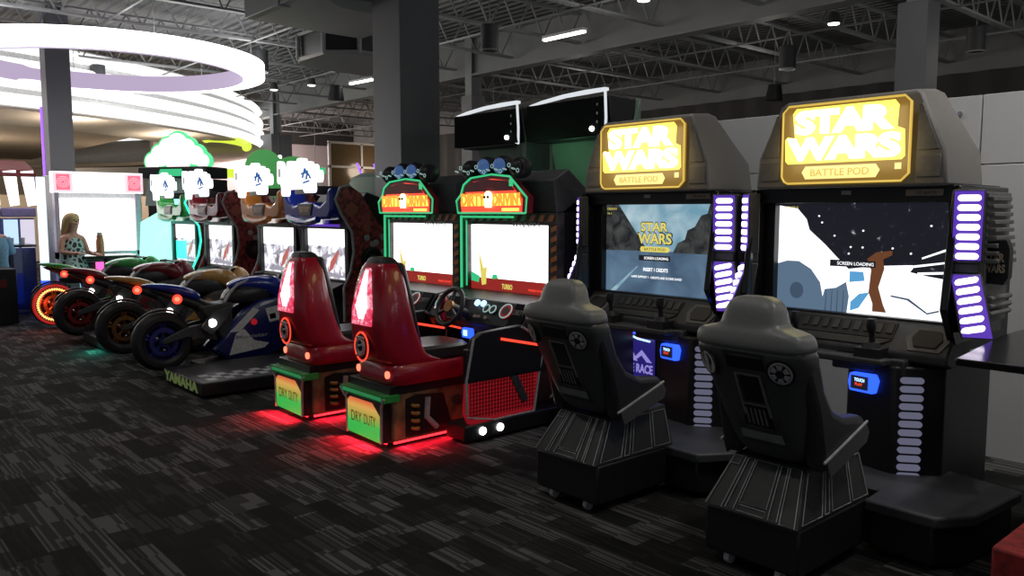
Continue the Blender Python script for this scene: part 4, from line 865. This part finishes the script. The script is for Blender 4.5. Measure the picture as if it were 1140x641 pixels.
    f = MB(); f.cyl((.165, .41, .46), (.18, .40, .46), .038, n=20); f.build('round_lamp', M['e_white'], fm)
    # nose, screen and bars
    f = MB(); f.loft([sec(1.1, .86, .5, .14), sec(1.2, .92, .42, .13), sec(1.32, .86, .45, .09), sec(1.38, .72, .6, .04)]); f.build('nose_fairing', M[paint], r, sub=1)
    f = MB(); f.cyl((-.26, 1.08, .88), (.26, 1.08, .88), .014, n=8, m=0); f.cyl((.16, 1.08, .88), (.28, 1.05, .87), .02, n=8, m=0); f.cyl((-.16, 1.08, .88), (-.28, 1.05, .87), .02, n=8, m=0); f.build('handlebar', M['rubber'], r)
    f = MB(); f.torus((0, 1.16, .26), (1, 0, 0), .17, .05, 28, 8); f.build('front_wheel', M['rubber'], r)
    f = MB(); f.bx(-.16, .16, .3, 1.36, .02, .08); f.build('mount', M['black'], r, bevel=.01)
    return r
M['e_ledring'] = glow('led_ring', (1, .35, .1), 3.0)
M['e_tyrered'] = glow('red_tyre_light', (.8, .02, .02), .5)
M['e_dimred'] = glow('dim_red_marker', (.5, .01, .02), .5)
motorbike((-7.66, 2.47, 0), 'blue ride-on motorbike with white blocks, nearest to the red seats', 'blue', 'bluerim', deep='dkblue')
motorbike((-8.82, 2.47, 0), 'gold ride-on motorbike with a bronze wheel rim, second from the red seats', 'gold', 'bronze', deep='carbon', tint='gold')
motorbike((-10.50, 2.45, 0), 'dark red ride-on motorbike with a dim red rim, third from the red seats', 'wine', 'redrim', deep='carbon', tint='wine')
motorbike((-11.72, 2.45, 0), 'green-tailed ride-on motorbike whose wheel has a glowing orange ring of lights', 'green', 'bronze', lamp_ring=True, deep='carbon', tint='green')
lamp('POINT', (-11.5, 2.3, .35), 3, (1, .1, .05), .05, name='wheel_glow')
# foot platforms
def platform(loc, label, lettered=True):
    r = empty('bike_footboard', loc, label, 'platform', 'black foot platforms beside the bikes')
    MB().bx(-.46, .46, 0, 1.1, .02, .13).build('board', M['black'], r, bevel=.012)
    c = MB()
    for i in range(12):
        for j in range(3):
            if (i + j) % 2 == 0: c.bx(.12 + j * .09, .21 + j * .09, .08 + i * .075, .155 + i * .075, .131, .134)
    c.build('chequered_strip', M['lgrey'], r)
    if lettered:
        t = MB(); t.text('YAMAHA', -.42, .36, .035, .12, -.001, .004, 0, .04); t.build('lettering', M['paleolive'], r)
    return r
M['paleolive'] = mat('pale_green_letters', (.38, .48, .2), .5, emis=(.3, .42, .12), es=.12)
platform((-6.86, 2.36, 0), 'black footboard with pale green letters and a chequered top beside the blue motorbike')
platform((-9.7, 2.4, 0), 'black footboard between the gold and the dark red motorbikes', False)

# ------------------------------------------------------------------ edge of a cabinet at the right
r = empty('arcade_console', (-.95, 3.9, 0), 'black console shelf entering at the right edge with a violet reflection', 'arcade machine')
MB().prx([(-.42, .88), (-.42, .91), (.1, .95), (.5, .95), (.5, .88)], -.28, .8).build('shelf', M['blackgloss'], r, bevel=.006)
MB().bx(.33, .9, -.55, .5, .0, .88).build('body', M['black'], r, bevel=.01)
MB().bx(.05, .9, -.95, -.55, .04, .38).build('kick_box', M['redbox'], r, bevel=.012)
MB().bx(.12, .9, -.86, -.5, .38, .43).build('kick_lid', M['black'], r, bevel=.012)
q = MB(); q.tube([(.32, -.4, .8), (.29, -.44, .6), (.3, -.45, .45), (.34, -.5, .38)], .008, 6); q.build('red_cable', M['red'], r)

# ------------------------------------------------------------------ ceiling services
def uvw(u, v, z): return (0.6626 * u - 0.749 * v, 0.749 * u + 0.6626 * v, z)
# ring light
cx, cy, _ = uvw(-6.43, 13.2, 0)
r = empty('ring_light', (cx, cy, 3.72), 'large glowing white ring hanging at upper left around the dark pillar', 'ceiling light')
R1 = 2.37
b = MB(); b.lathe([(0, R1), (.22, R1), (.22, R1 - .34), (0, R1 - .34)], (0, 0, 0), (0, 0, 1), 72, 0); b.build('light_band', M['e_ring'], r)
b = MB(); b.lathe([(-.02, R1 - .345), (.26, R1 - .345), (.26, R1 - .36), (-.02, R1 - .36)], (0, 0, 0), (0, 0, 1), 72, 0); b.build('inner_band', M['e_lilac'], r)
for a in range(6):
    t = a * PI / 3; MB().cyl(((R1 - .2) * math.cos(t), (R1 - .2) * math.sin(t), .22), ((R1 - .2) * math.cos(t), (R1 - .2) * math.sin(t), 1.2), .006, n=5).build('hanging_rod', M['steel'], r)
# drum
dx, dy, _ = uvw(-18.9, 20.1, 0)
r = empty('drum_canopy', (dx, dy, 0), 'huge tiered white canopy with glowing bands at upper left', 'canopy')
R2 = 12.3
for k in range(4):
    z = 3.24 + k * .30; rr = R2 - .02 * k
    b = MB(); prof = [(z + .15 + .1 * math.cos(a), rr - .13 + .13 * math.sin(a)) for a in [PI * i / 8 for i in range(9)]]
    b.lathe([(z + .24, rr - .3)] + prof + [(z + .06, rr - .3)], (0, 0, 0), (0, 0, 1), 120, 0); b.build('light_band', M['e_drum'], r)
b = MB(); b.lathe([(3.24, R2 - .2), (4.42, R2 - .2), (4.42, R2 - .35), (3.24, R2 - .35)], (0, 0, 0), (0, 0, 1), 120); b.build('drum_wall', M['white'], r)
b = MB(); b.lathe([(3.22, R2 - .1), (3.26, R2 - .1), (3.26, R2 - 1.8), (3.14, R2 - 1.8)], (0, 0, 0), (0, 0, 1), 120); b.build('soffit', M['cream'], r)
# bright light pool in the drum (lit lamps in its soffit)
for u, v in ((-9.5, 12.5), (-8.0, 15.0), (-7.5, 18), (-12, 13), (-11, 17), (-14, 16)):
    x, y, z = uvw(u, v, 2.85); lamp('POINT', (x, y, z), 60, (1, .9, .75), .15, name='canopy_lamp')
# ducts
r = empty('air_duct', (-8.7, 4.8, 0), 'big square grey air duct high beside the wide pillar', 'air duct')
MB().bx(-.55, 1.05, -.75, .7, 3.72, 4.25).build('duct_box', M['duct'], r, bevel=.01)
MB().bx(.3, .34, -.76, .71, 3.71, 4.26).build('seam', M['duct'], r)
MB().frus((-.3, .9, -.3, .65, 3.65), (-.5, 1.0, -.7, .68, 3.73)).build('transition', M['duct'], r, bevel=.005)
r = empty('air_diffuser', (-10.1, 6.0, 0), 'angular hanging air diffuser with dark grilles left of the wide pillar', 'air diffuser')
P = [(-.55, -.45), (-.2, -.75), (.5, -.75), (.8, -.4), (.8, .5), (-.55, .5)]
b = MB(); b.prz(P, 3.86, 3.9); b.loft([[(x, y, 3.52) for x, y in P], [(x * 1.03, y * 1.03, 3.56) for x, y in P]]); b.prz([(x * .95, y * .95) for x, y in P], 3.56, 3.86, 1); b.build('housing', mats('duct', 'black'), r)
b = MB()
for x, y in P: b.cyl((x, y, 3.54), (x, y, 3.88), .03, n=6)
b.tube([(x, y, 3.56) for x, y in P], .02, 6, 0, True); b.tube([(x, y, 3.87) for x, y in P], .02, 6, 0, True); b.build('grille_frame', M['lgrey'], r)
MB().cyl((-.1, -.4, 3.9), (.0, -.2, 4.25), .14, .2, n=14).build('flexible_duct', M['lgrey'], r)
# hanging cans and speakers
def can(loc, label, kind='can'):
    x, y, z = loc
    r = empty('ceiling_speaker', loc, label, 'ceiling speaker' if kind == 'can' else 'spotlight', 'hanging cylinders under the roof')
    MB().cyl((0, 0, 0), (0, 0, .36), .13, n=20).build('housing', M['dkgrey'], r, bevel=.01)
    MB().torus((0, 0, .0), (0, 0, 1), .125, .012, 20, 6).build('rim', M['steel'], r)
    MB().cyl((0, 0, .36), (0, 0, 4.92 - z), .008, n=6).build('rod', M['steel'], r)
    return r
for loc, lb in (((-9.18, 7.69, 3.82), 'hanging grey cylinder speaker above the left dark display hood, left of the tube light'),
                ((-7.06, 12.2, 3.8), 'upper one of the hanging cylinders between the two pod signs'),
                ((-13.26, 6.06, 3.85), 'hanging cylinder speaker left of the square air duct'),
                ((-4.71, 13.5, 3.9), 'small hanging lamp right of the tall right-hand pillar'),
                ((-14.2, 12.0, 3.2), 'small hanging cylinder over the window, left of the wide pillar'),
                ((-16.6, 4.4, 3.85), 'black cylinder hanging inside the glowing ring at far left')): can(loc, lb)
def bucket(loc, label):
    r = empty('pendant_spotlight', loc, label, 'spotlight')
    MB().cyl((0, 0, 0), (0.02, 0, .3), .17, .12, n=18).build('shade', M['black'], r, bevel=.01)
    MB().cyl((0, 0, .3), (0, 0, 4.92 - loc[2]), .01, n=6).build('rod', M['steel'], r)
bucket((-8.6, 14.4, 3.65), 'black bucket-shaped spotlight just above the right pod sign'); bucket((-14.9, 8.4, 3.75), 'black bucket-shaped spotlight under the angular air diffuser')
def tube_light(p0, p1, label):
    c = [(a + b_) / 2 for a, b_ in zip(p0, p1)]
    r = empty('tube_light', c, label, 'ceiling light'); v = Vector(p1) - Vector(p0)
    b = MB(); b.T = Matrix.Rotation(math.atan2(v.y, v.x), 4, 'Z'); L = v.length / 2
    b.bx(-L, L, -.05, .05, .03, .07); b.build('fixture', M['white'], r)
    b = MB(); b.T = Matrix.Rotation(math.atan2(v.y, v.x), 4, 'Z'); b.bx(-L, L, -.035, .035, .0, .03); b.build('diffuser', M['e_white'], r)
    b = MB(); b.cyl((0, 0, .07), (0, 0, .82), .006, n=5); b.build('rod', M['steel'], r)
tube_light((-9.19, 8.79, 4.1), (-8.35, 8.8, 4.1), 'white tube light under the roof right of the wide pillar'); tube_light((-14.9, 8.75, 4.1), (-14.1, 8.8, 4.1), 'white tube light just left of the wide pillar')
def downlight(x, y, label, z=4.12):
    r = empty('downlight', (x, y, z), label, 'ceiling light')
    MB().lathe([(0, .09), (.14, .07), (.16, .03), (.1, .02), (.02, .06)], (0, 0, 0), (0, 0, 1), 18).build('housing', M['dkgrey'], r)
    MB().cyl((0, 0, -.01), (0, 0, .01), .075, n=18).build('bulb', M['e_white'], r)
    MB().cyl((0, 0, .1), (0, 0, 4.92 - z), .006, n=6).build('rod', M['steel'], r)
downlight(-6.67, 8.09, 'round downlight at the top edge above the left pod sign'); downlight(-5.72, 11.08, 'round downlight left of the tall right-hand pillar'); downlight(-16.74, 7.94, 'left of two round downlights near the ring light'); downlight(-15.63, 8.25, 'right of two round downlights near the ring light')
r = empty('pendant_lamp', (-20, 9.6, 2.95), 'thin pendant lamp on a long cord above the green dome', 'pendant lamp')
MB().cyl((0, 0, 0), (0, 0, 1.97), .012, n=6).build('cord', M['rubber'], r); MB().ball((0, 0, -.03), .05).build('bulb', M['e_white'], r)

# ------------------------------------------------------------------ far left background
# back rooms
tag(MB().bx(-28.3, -28, 9, 22, 2.0, 3.98).build('wall_far', M['pinkwall'] if 'pinkwall' in M else mat('pinkish_wall', (.6, .5, .5), .8)), kind='structure')
tag(MB().bx(-28.3, -27.95, 7, 22, 3.98, 5.0).build('trim_2', M['curtain']), 'dark band above the pale far wall', kind='structure')
tag(MB().bx(-28.3, -28, -6, 22, 0, 2.0).build('trim_3', M['cream']), kind='structure')
wn = empty('window_1', (-26, 14.35, 0), 'interior window with white frame left of the wide pillar', 'window'); wn['kind'] = 'structure'
b = MB(); 
for y in (0, 1.3, 2.6, 3.6): b.bx(-.05, .05, y - .04, y + .04, 2.3, 3.95)
for z in (2.3, 3.1, 3.95): b.bx(-.05, .05, -.04, 3.64, z - .04, z + .04)
b.build('window_frame', M['lgrey'], wn)
MB().bx(-.01, .01, 0, 3.6, 2.3, 3.95).build('window_glass', mat('amber_glass', (.10, .07, .04), .15), wn)
for x, y, z, p, c in ((-26.5, 12, 3.2, 260, (1, .85, .8)), (-26.5, 8.5, 2.6, 90, (1, .8, .6)), (-26.0, 3, 2.4, 120, (1, .85, .65)), (-26, -2, 2.4, 120, (1, .85, .7)), (-25, 16, 3, 50, (1, .8, .6))):
    lamp('POINT', (x, y, z), p, c, .3, name='back_room_lamp')
tag(MB().bx(-36, -21, -12, 7, 3.5, 3.6).build('trim_4', M['cream']), 'dropped cream ceiling of the back room', kind='structure')
# lime cove arcs
r = empty('lime_cove_light', (-22, 8.7, 2.55), 'yellow-green curved cove light behind the cloud sign', 'cove light')
MB().bx(-.05, .05, -1.4, 2.2, -.12, .12).build('light_strip', M['e_limey'], r)
r = empty('lime_cove_light', (-19.1, 7.8, 3.12), 'yellow-green glowing crescent under the right end of the canopy', 'cove light')
MB().torus((0, 0, 0), (0.3, 0, 1), .5, .1, 20, 8, 0, 0, PI).build('light_strip', M['e_limey'], r)
r = empty('green_exit_sign', (-24.5, 13.0, 2.85), 'small green lit sign between the far pillar and the window', 'sign')
MB().bx(-.03, .03, -.35, .35, -.1, .1).build('sign_face', M['e_green'], r, bevel=.01); MB().cyl((0, 0, .1), (0, 0, 2.08), .012, n=6).build('rod', M['steel'], r)
r = empty('purple_neon_sign', (-20.0, 11.9, 2.35), 'two slanted purple neon strokes in front of the window', 'neon sign')
for d in (0, .55): MB().tube([(0, d, .5), (0, d + .2, .0)], .03, 6).build('neon_tube', M['e_purple'], r)
MB().bx(.02, .06, -.3, 1.2, -2.35, -.02).build('backing', M['dkgrey'], r)
# cloud sign cabinet
r = empty('cloud_sign_cabinet', (-14.45, 4.85, 0), 'dark cabinet topped by a glowing green-edged cloud sign, behind the motorbike cabinets', 'arcade machine', rz=math.radians(35))
MB().bx(-.40, .85, .0, .5, 0, 2.05).build('body', M['black'], r, bevel=.01)
MB().pry([(-.42, 1.6), (-.36, 2.07), (.72, 2.07), (.86, 1.6)], -.04, .0).build('front_panel', M['duct'], r)
MB().bx(-.46, .86, -.15, .5, 2.07, 2.26).build('top_box', M['black'], r, bevel=.02)
MB().pry([(-.05, 2.1), (-.0, 2.22), (.4, 2.22), (.45, 2.1)], -.17, -.15).build('green_window', M['e_green'], r)
cl = MB()
for x, z, q in ((-.3, 2.36, .18), (-.14, 2.46, .22), (.02, 2.58, .22), (.2, 2.64, .24), (.38, 2.58, .2), (.54, 2.46, .2), (.68, 2.36, .16), (.2, 2.42, .28)): cl.disc(x, z, q, .05, .12, 0, 20)
clo = cl.build('cloud_sign', M['e_cloudedge'] if 'e_cloudedge' in M else glow('cloud_edge', (.1, .9, .35), 1.0), r)
cl = MB()
for x, z, q in ((-.3, 2.36, .14), (-.14, 2.46, .18), (.02, 2.58, .18), (.2, 2.64, .2), (.38, 2.58, .16), (.54, 2.46, .16), (.68, 2.36, .12), (.2, 2.42, .26)): cl.disc(x, z, q, .03, .05, 0, 20)
cl.build('cloud_face', glow('cloud_face', (1, .85, .8), 1.6), clo)
# green domes
for x, y, z, q, lb in ((-12.9, 5.9, 2.2, .33, 'smaller green round board left of the larger one, above the orange cabinet'), (-12.35, 6.15, 1.98, .42, 'larger green round board above the blue cabinet sign')):
    r = empty('round_green_board', (x, y, 0), lb, 'sign board', rz=math.radians(40))
    MB().disc(0, z, q, -.02, .02, 0, 32).build('board', M['greenboard'] if 'greenboard' in M else M.setdefault('greenboard', mat('green_board', (.09, .36, .10), .6, emis=(.05, .3, .06), es=.35)), r)
    MB().bx(-.04, .04, -.04, .04, 0, z).build('post', M['black'], r)
r = empty('grey_green_cabinet', (-8.7, 5.6, 0), 'rounded grey-green cabinet top behind the blue motorbike cabinet', 'arcade machine')
MB().sup([(0, 0, 0, .5, .4), (0, 0, 1.75, .5, .4), (0, 0, 1.92, .42, .35), (0, 0, 1.98, .3, .25)], 4).build('body', M['greenpanel'], r)
r = empty('lamp_on_stem', (-8.9, 6.5, 0), 'small white lamp on a dark stem left of the wide pillar', 'lamp')
MB().cyl((0, 0, 0), (0, 0, 1.66), .02, n=8).build('stem', M['black'], r); MB().ball((0, 0, 1.7), .05).build('bulb', M['e_white'], r)
# pink-square cabinet (faces +X)
r = empty('shooting_game_cabinet', (-13.45, 2.93, 0), 'white glowing cabinet with two pink squares behind the blonde woman', 'arcade machine', rz=math.radians(90))
MB().bx(-.02, 1.2, .05, .8, 0, 2.05).build('body', M['lgrey'], r, bevel=.01)
MB().bx(-.08, 1.18, -.1, .05, 1.78, 2.09).build('marquee', M['e_mq'] if 'e_mq' in M else M.setdefault('e_mq', glow('white_marquee', (1, .97, .99), 1.7)), r)
for x in (-.06, .93):
    q = MB(); q.bx(x - .01, x + .25, -.11, -.1, 1.79, 2.07, 1); q.bx(x + .03, x + .21, -.12, -.11, 1.82, 2.05, 0)
    for i in range(3): q.torus((x + .12, -.122, 1.935), (0, 1, 0), .03 + i * .025, .004, 14, 4, 1)
    q.build('pink_square', mats('e_pink', 'e_pinkw'), r)
MB().bx(0.0, 1.06, -.02, .05, .9, 1.70).build('screen', M['e_screen'], r)
q = MB(); q.bx(-.06, 0.0, -.1, .05, 0, 1.78); q.bx(1.06, 1.13, -.1, .05, 0, 1.78); q.bx(-.06, 1.13, -.1, .05, .8, .9); q.build('frame', M['pinkfr'] if 'pinkfr' in M else M.setdefault('pinkfr', mat('lilac_frame', (.5, .42, .5), .4)), r)
MB().bx(.0, 1.1, -.3, .05, .55, .75).build('control_ledge', M['dkgrey'], r, bevel=.02)
q = MB(); q.bx(.4, .85, -.32, -.3, .5, .75); q.build('pink_light', M['e_mag'] if 'e_mag' in M else M.setdefault('e_mag', glow('magenta_glow', (1, .12, .5), 1.5)), r)
q = MB(); q.bx(-.28, -.18, -.15, -.05, .5, 2.0, 0); q.build('light_column', M['e_col'] if 'e_col' in M else M.setdefault('e_col', glow('blue_white_column', (.75, .85, 1), 1.3)), r)
q = MB(); q.bx(-.28, -.18, -.15, -.05, .0, .5, 0); q.build('blue_column_foot', M['e_blue'], r)
# slanted card cabinets at far left
for i, (y, lb) in enumerate(((2.2, 'far-left red-topped cabinet with slanted white panels, at the picture edge'), (2.68, 'red-topped cabinet with slanted white panels next to the light column'))):
    r = empty('redemption_cabinet', (-14.2, y - .12, 0), lb, 'arcade machine', 'red-topped cabinets at far left', rz=math.radians(90))
    MB().bx(-.24, .22, .1, .8, 0, 1.4).build('body', M['dkblue'], r, bevel=.01)
    MB().prx([(-.15, 2.02), (.6, 2.2), (.6, 2.3), (-.1, 2.12)], -.24, .23).build('red_roof', M['dkred'], r, bevel=.01)
    for k in (-.2, .03):
        q = MB(); q.pry([(k, 2.1), (k + .17, 2.12), (k + .2, 1.6), (k + .08, 1.58)], -.12, -.08); q.build('slanted_panel', M['e_mq'], r)
    MB().bx(-.24, .22, -.05, .1, 1.42, 1.56).build('purple_ledge', mat('lilac_ledge', (.25, .2, .4), .4), r, bevel=.02)
    q = MB(); q.bx(-.2, -.02, .0, .05, .95, 1.38, 0); q.bx(.02, .2, .0, .05, .95, 1.38, 1); q.build('game_window', [glow('cool_window', (.5, .7, 1), 1.2), glow('pale_window', (.8, .75, .9), .9)], r)
# tables, counter, drinks
r = empty('bar_table', (-12.9, 3.42, 0), 'dark high table beside the blonde woman', 'table')
MB().bx(-.35, .35, -.38, .38, .83, .87).build('table_top', M['tablet'], r, bevel=.008); MB().cyl((0, 0, .02), (0, 0, .83), .04, n=12).build('leg', M['black'], r); MB().cyl((0, 0, 0), (0, 0, .03), .25, n=24).build('base', M['black'], r)
r = empty('bar_table', (-13.85, 2.35, 0), 'dark table with glasses at the far left behind the counter', 'table')
MB().bx(-.28, .28, -.35, .30, .98, 1.02).build('table_top', M['tablet'], r, bevel=.008); MB().cyl((0, 0, .02), (0, 0, .98), .04, n=12).build('leg', M['black'], r); MB().cyl((0, 0, 0), (0, 0, .03), .25, n=24).build('base', M['black'], r)
r = empty('sauce_bottle', (-12.75, 3.3, .87), 'tall orange-brown bottle standing on the table beside the woman', 'bottle')
MB().lathe([(0, .001), (0, .055), (.2, .055), (.24, .045), (.29, .045), (.3, .001)], (0, 0, 0), (0, 0, 1), 16, closed=False).build('bottle_body', M['bottle'] if 'bottle' in M else mat('amber_bottle', (.55, .25, .12), .3), r)
MB().cyl((0, 0, .29), (0, 0, .33), .035, n=14).build('cap', M['lgrey'], r)
for i, y in enumerate((2.2, 2.34, 2.48)):
    g = MB(); g.lathe([(0, .001), (0, .03), (.1, .035), (.1, .031), (.01, .026), (.01, .001)], (0, 0, 0), (0, 0, 1), 14, closed=False)
    o = g.build('drinking_glass', M['lgrey'], loc=(-13.62, y - .0, 1.02)); tag(o, ('left', 'middle', 'right')[i] + ' one of the small glasses on the far-left table', 'glass', 'glasses on the far-left table')
r = empty('bar_counter', (-12.75, 1.76, 0), 'dark counter with a red band at the far left edge', 'counter')
MB().bx(-.3, .3, -.8, .42, 0, .74).build('body', M['black'], r, bevel=.01); MB().bx(.3, .31, -.75, .3, .5, .6).build('red_band', M['dkred'], r)

# ------------------------------------------------------------------ people
def figure(name, loc, rz, label, joints, edges, radii, skin):
    r = empty(name, loc, label, 'person', rz=rz)
    me = bpy.data.meshes.new('body'); me.from_pydata(joints, edges, []); o = bpy.data.objects.new('body', me); COL.objects.link(o); o.parent = r
    me.materials.append(skin)
    sk = o.modifiers.new('skin', 'SKIN'); o.modifiers.new('sub', 'SUBSURF').render_levels = 2; o.modifiers['sub'].levels = 2
    bm = bmesh.new(); bm.from_mesh(me); L = bm.verts.layers.skin.verify()
    for v in bm.verts:
        v[L].radius = (radii[v.index], radii[v.index]) if not isinstance(radii[v.index], tuple) else radii[v.index]; v[L].use_root = (v.index == 0)
    bm.to_mesh(me); bm.free()
    for p in me.polygons: p.use_smooth = True
    sk.use_smooth_shade = True
    return r, o
J = [(0, 0, .66), (0, -.01, .82), (0, -.02, 1.0), (0, 0, 1.14), (0, .01, 1.22), (0, .03, 1.30), (0, .035, 1.38),      # 0-6 pelvis..head
     (-.15, 0, 1.12), (-.2, .04, .93), (-.15, .26, .90),                                                              # 7-9 left arm
     (.15, 0, 1.12), (.2, .05, .93), (.14, .28, .92),                                                                  # 10-12
     (-.09, .05, .64), (-.11, .42, .64), (-.11, .42, .25), (-.11, .52, .2),                                              # 13-16
     (.09, .05, .64), (.11, .42, .64), (.11, .42, .25), (.11, .52, .2)]
Eg = [(0, 1), (1, 2), (2, 3), (3, 4), (4, 5), (5, 6), (3, 7), (7, 8), (8, 9), (3, 10), (10, 11), (11, 12), (0, 13), (13, 14), (14, 15), (15, 16), (0, 17), (17, 18), (18, 19), (19, 20)]
Rd = [(.16, .12), (.13, .1), (.14, .1), (.12, .08), .05, .075, .09, .05, .037, .028, .05, .037, .028, .08, .06, .045, .035, .08, .06, .045, .035]
def add_hands(J, E, R, wrists):
    for wi, dirv in wrists:
        w0 = Vector(J[wi]); d = Vector(dirv).normalized(); u = d.cross(Vector((0, 0, 1))).normalized()
        pi = len(J); J.append(tuple(w0 + d * .07)); E.append((wi, pi)); R.append(.026)
        for k, (o_, l_) in enumerate(((-.028, .055), (-.01, .068), (.01, .065), (.028, .05))):
            a = len(J); J.append(tuple(w0 + d * .1 + u * o_)); E.append((pi, a)); R.append(.010); J.append(tuple(w0 + d * (.1 + l_ * .8) + u * o_ + Vector((0, 0, -.02)))); E.append((a, a + 1)); R.append(.008)
        a = len(J); J.append(tuple(w0 + d * .05 + u * .045)); E.append((wi, a)); R.append(.011)
J2, E2, R2_ = list(J), list(Eg), list(Rd); add_hands(J2, E2, R2_, ((9, (0, 1, 0)), (12, (0, 1, .1))))
pr_, body = figure('person', (-12.72, 2.93, 0), math.radians(-70), 'seated person with long blonde hair and a black and white patterned top', J2, E2, R2_, M['skin'])
h = MB(); h.sup([(0, -.06, .98, .07, .02), (0, -.075, 1.1, .11, .035), (0, -.07, 1.2, .12, .05), (0, -.03, 1.3, .115, .09), (0, .0, 1.4, .115, .11), (0, .02, 1.46, .085, .08), (0, .02, 1.485, .04, .04)], 2.4, 18); h.build('hair', M['hair'], pr_, sub=1)
def dress_mat():
    m = bpy.data.materials.new('patterned_dress'); m.use_nodes = True; nt = m.node_tree; tc = nt.nodes.new('ShaderNodeTexCoord'); v = nt.nodes.new('ShaderNodeTexVoronoi'); v.feature = 'DISTANCE_TO_EDGE'; v.inputs['Scale'].default_value = 14; r = nt.nodes.new('ShaderNodeValToRGB')
    nt.links.new(tc.outputs['Object'], v.inputs['Vector']); nt.links.new(v.outputs[0], r.inputs[0]); e = r.color_ramp.elements; e[0].position = .12; e[0].color = (.45, .62, .6, 1); e[1].position = .17; e[1].color = (.01, .01, .012, 1)
    nt.links.new(r.outputs[0], nt.nodes['Principled BSDF'].inputs['Base Color']); return m
d = MB(); d.sup([(0, .03, .58, .21, .2), (0, .0, .7, .2, .16), (0, -.01, .82, .155, .125), (0, -.015, .95, .16, .125), (0, -.01, 1.06, .15, .11), (0, 0, 1.13, .1, .08)], 2.6, 24, 0, False); d.build('dress', dress_mat(), pr_, sub=1)
f = MB()
f.ball((-.03, .125, 1.385), .01, 0); f.ball((.03, .125, 1.385), .01, 0); f.build('eyes', M['black'], body)
f = MB(); f.ball((0, .13, 1.36), .014, 0, (.8, 1, 1.4)); f.ball((0, .118, 1.325), .018, 0, (1.3, .5, .4)); f.build('nose_and_mouth', M['skinred'], body)
r = empty('bar_stool', (-12.72, 2.93, 0), 'dark stool under the blonde woman', 'stool')
MB().cyl((0, 0, .50), (0, 0, .56), .19, n=24).build('seat', M['black'], r)
for i in range(4): a = PI / 4 + i * PI / 2; MB().cyl((.12 * math.cos(a), .12 * math.sin(a), .5), (.2 * math.cos(a), .2 * math.sin(a), 0), .015, n=8).build('leg', M['chrome'], r)
r = empty('bar_stool', (-13.45, 2.09, 0), 'dark stool under the person in the pale blue shirt', 'stool')
MB().cyl((0, 0, .50), (0, 0, .56), .19, n=24).build('seat', M['black'], r)
for i in range(4): a = PI / 4 + i * PI / 2; MB().cyl((.12 * math.cos(a), .12 * math.sin(a), .5), (.2 * math.cos(a), .2 * math.sin(a), 0), .015, n=8).build('leg', M['chrome'], r)
J3, E3, R3 = list(J), list(Eg), list(Rd); add_hands(J3, E3, R3, ((9, (0, 1, 0)), (12, (0, 1, .1))))
p2, body2 = figure('person', (-13.45, 2.09, 0), math.radians(80), 'person in a pale blue shirt seated at the far left edge beside the dark counter', J3, E3, R3, M['skin'])
s = MB(); s.sup([(0, .0, .62, .19, .16), (0, -.01, .8, .17, .14), (0, -.015, 1.0, .19, .14), (0, 0, 1.12, .17, .11), (0, 0, 1.17, .07, .07)], 2.6, 24); s.tube([(.15, 0, 1.12), (.21, .05, .93), (.15, .22, .92)], .06, 12); s.tube([(-.15, 0, 1.12), (-.21, .04, .93), (-.16, .2, .9)], .06, 12); s.build('shirt', mat('blue_shirt', (.2, .4, .55), .8), p2)
h = MB(); h.sup([(0, .0, 1.36, .095, .09), (0, .015, 1.43, .095, .095), (0, .02, 1.475, .05, .05)], 2.4, 16); h.build('hair', M['rubber'], p2, sub=1)
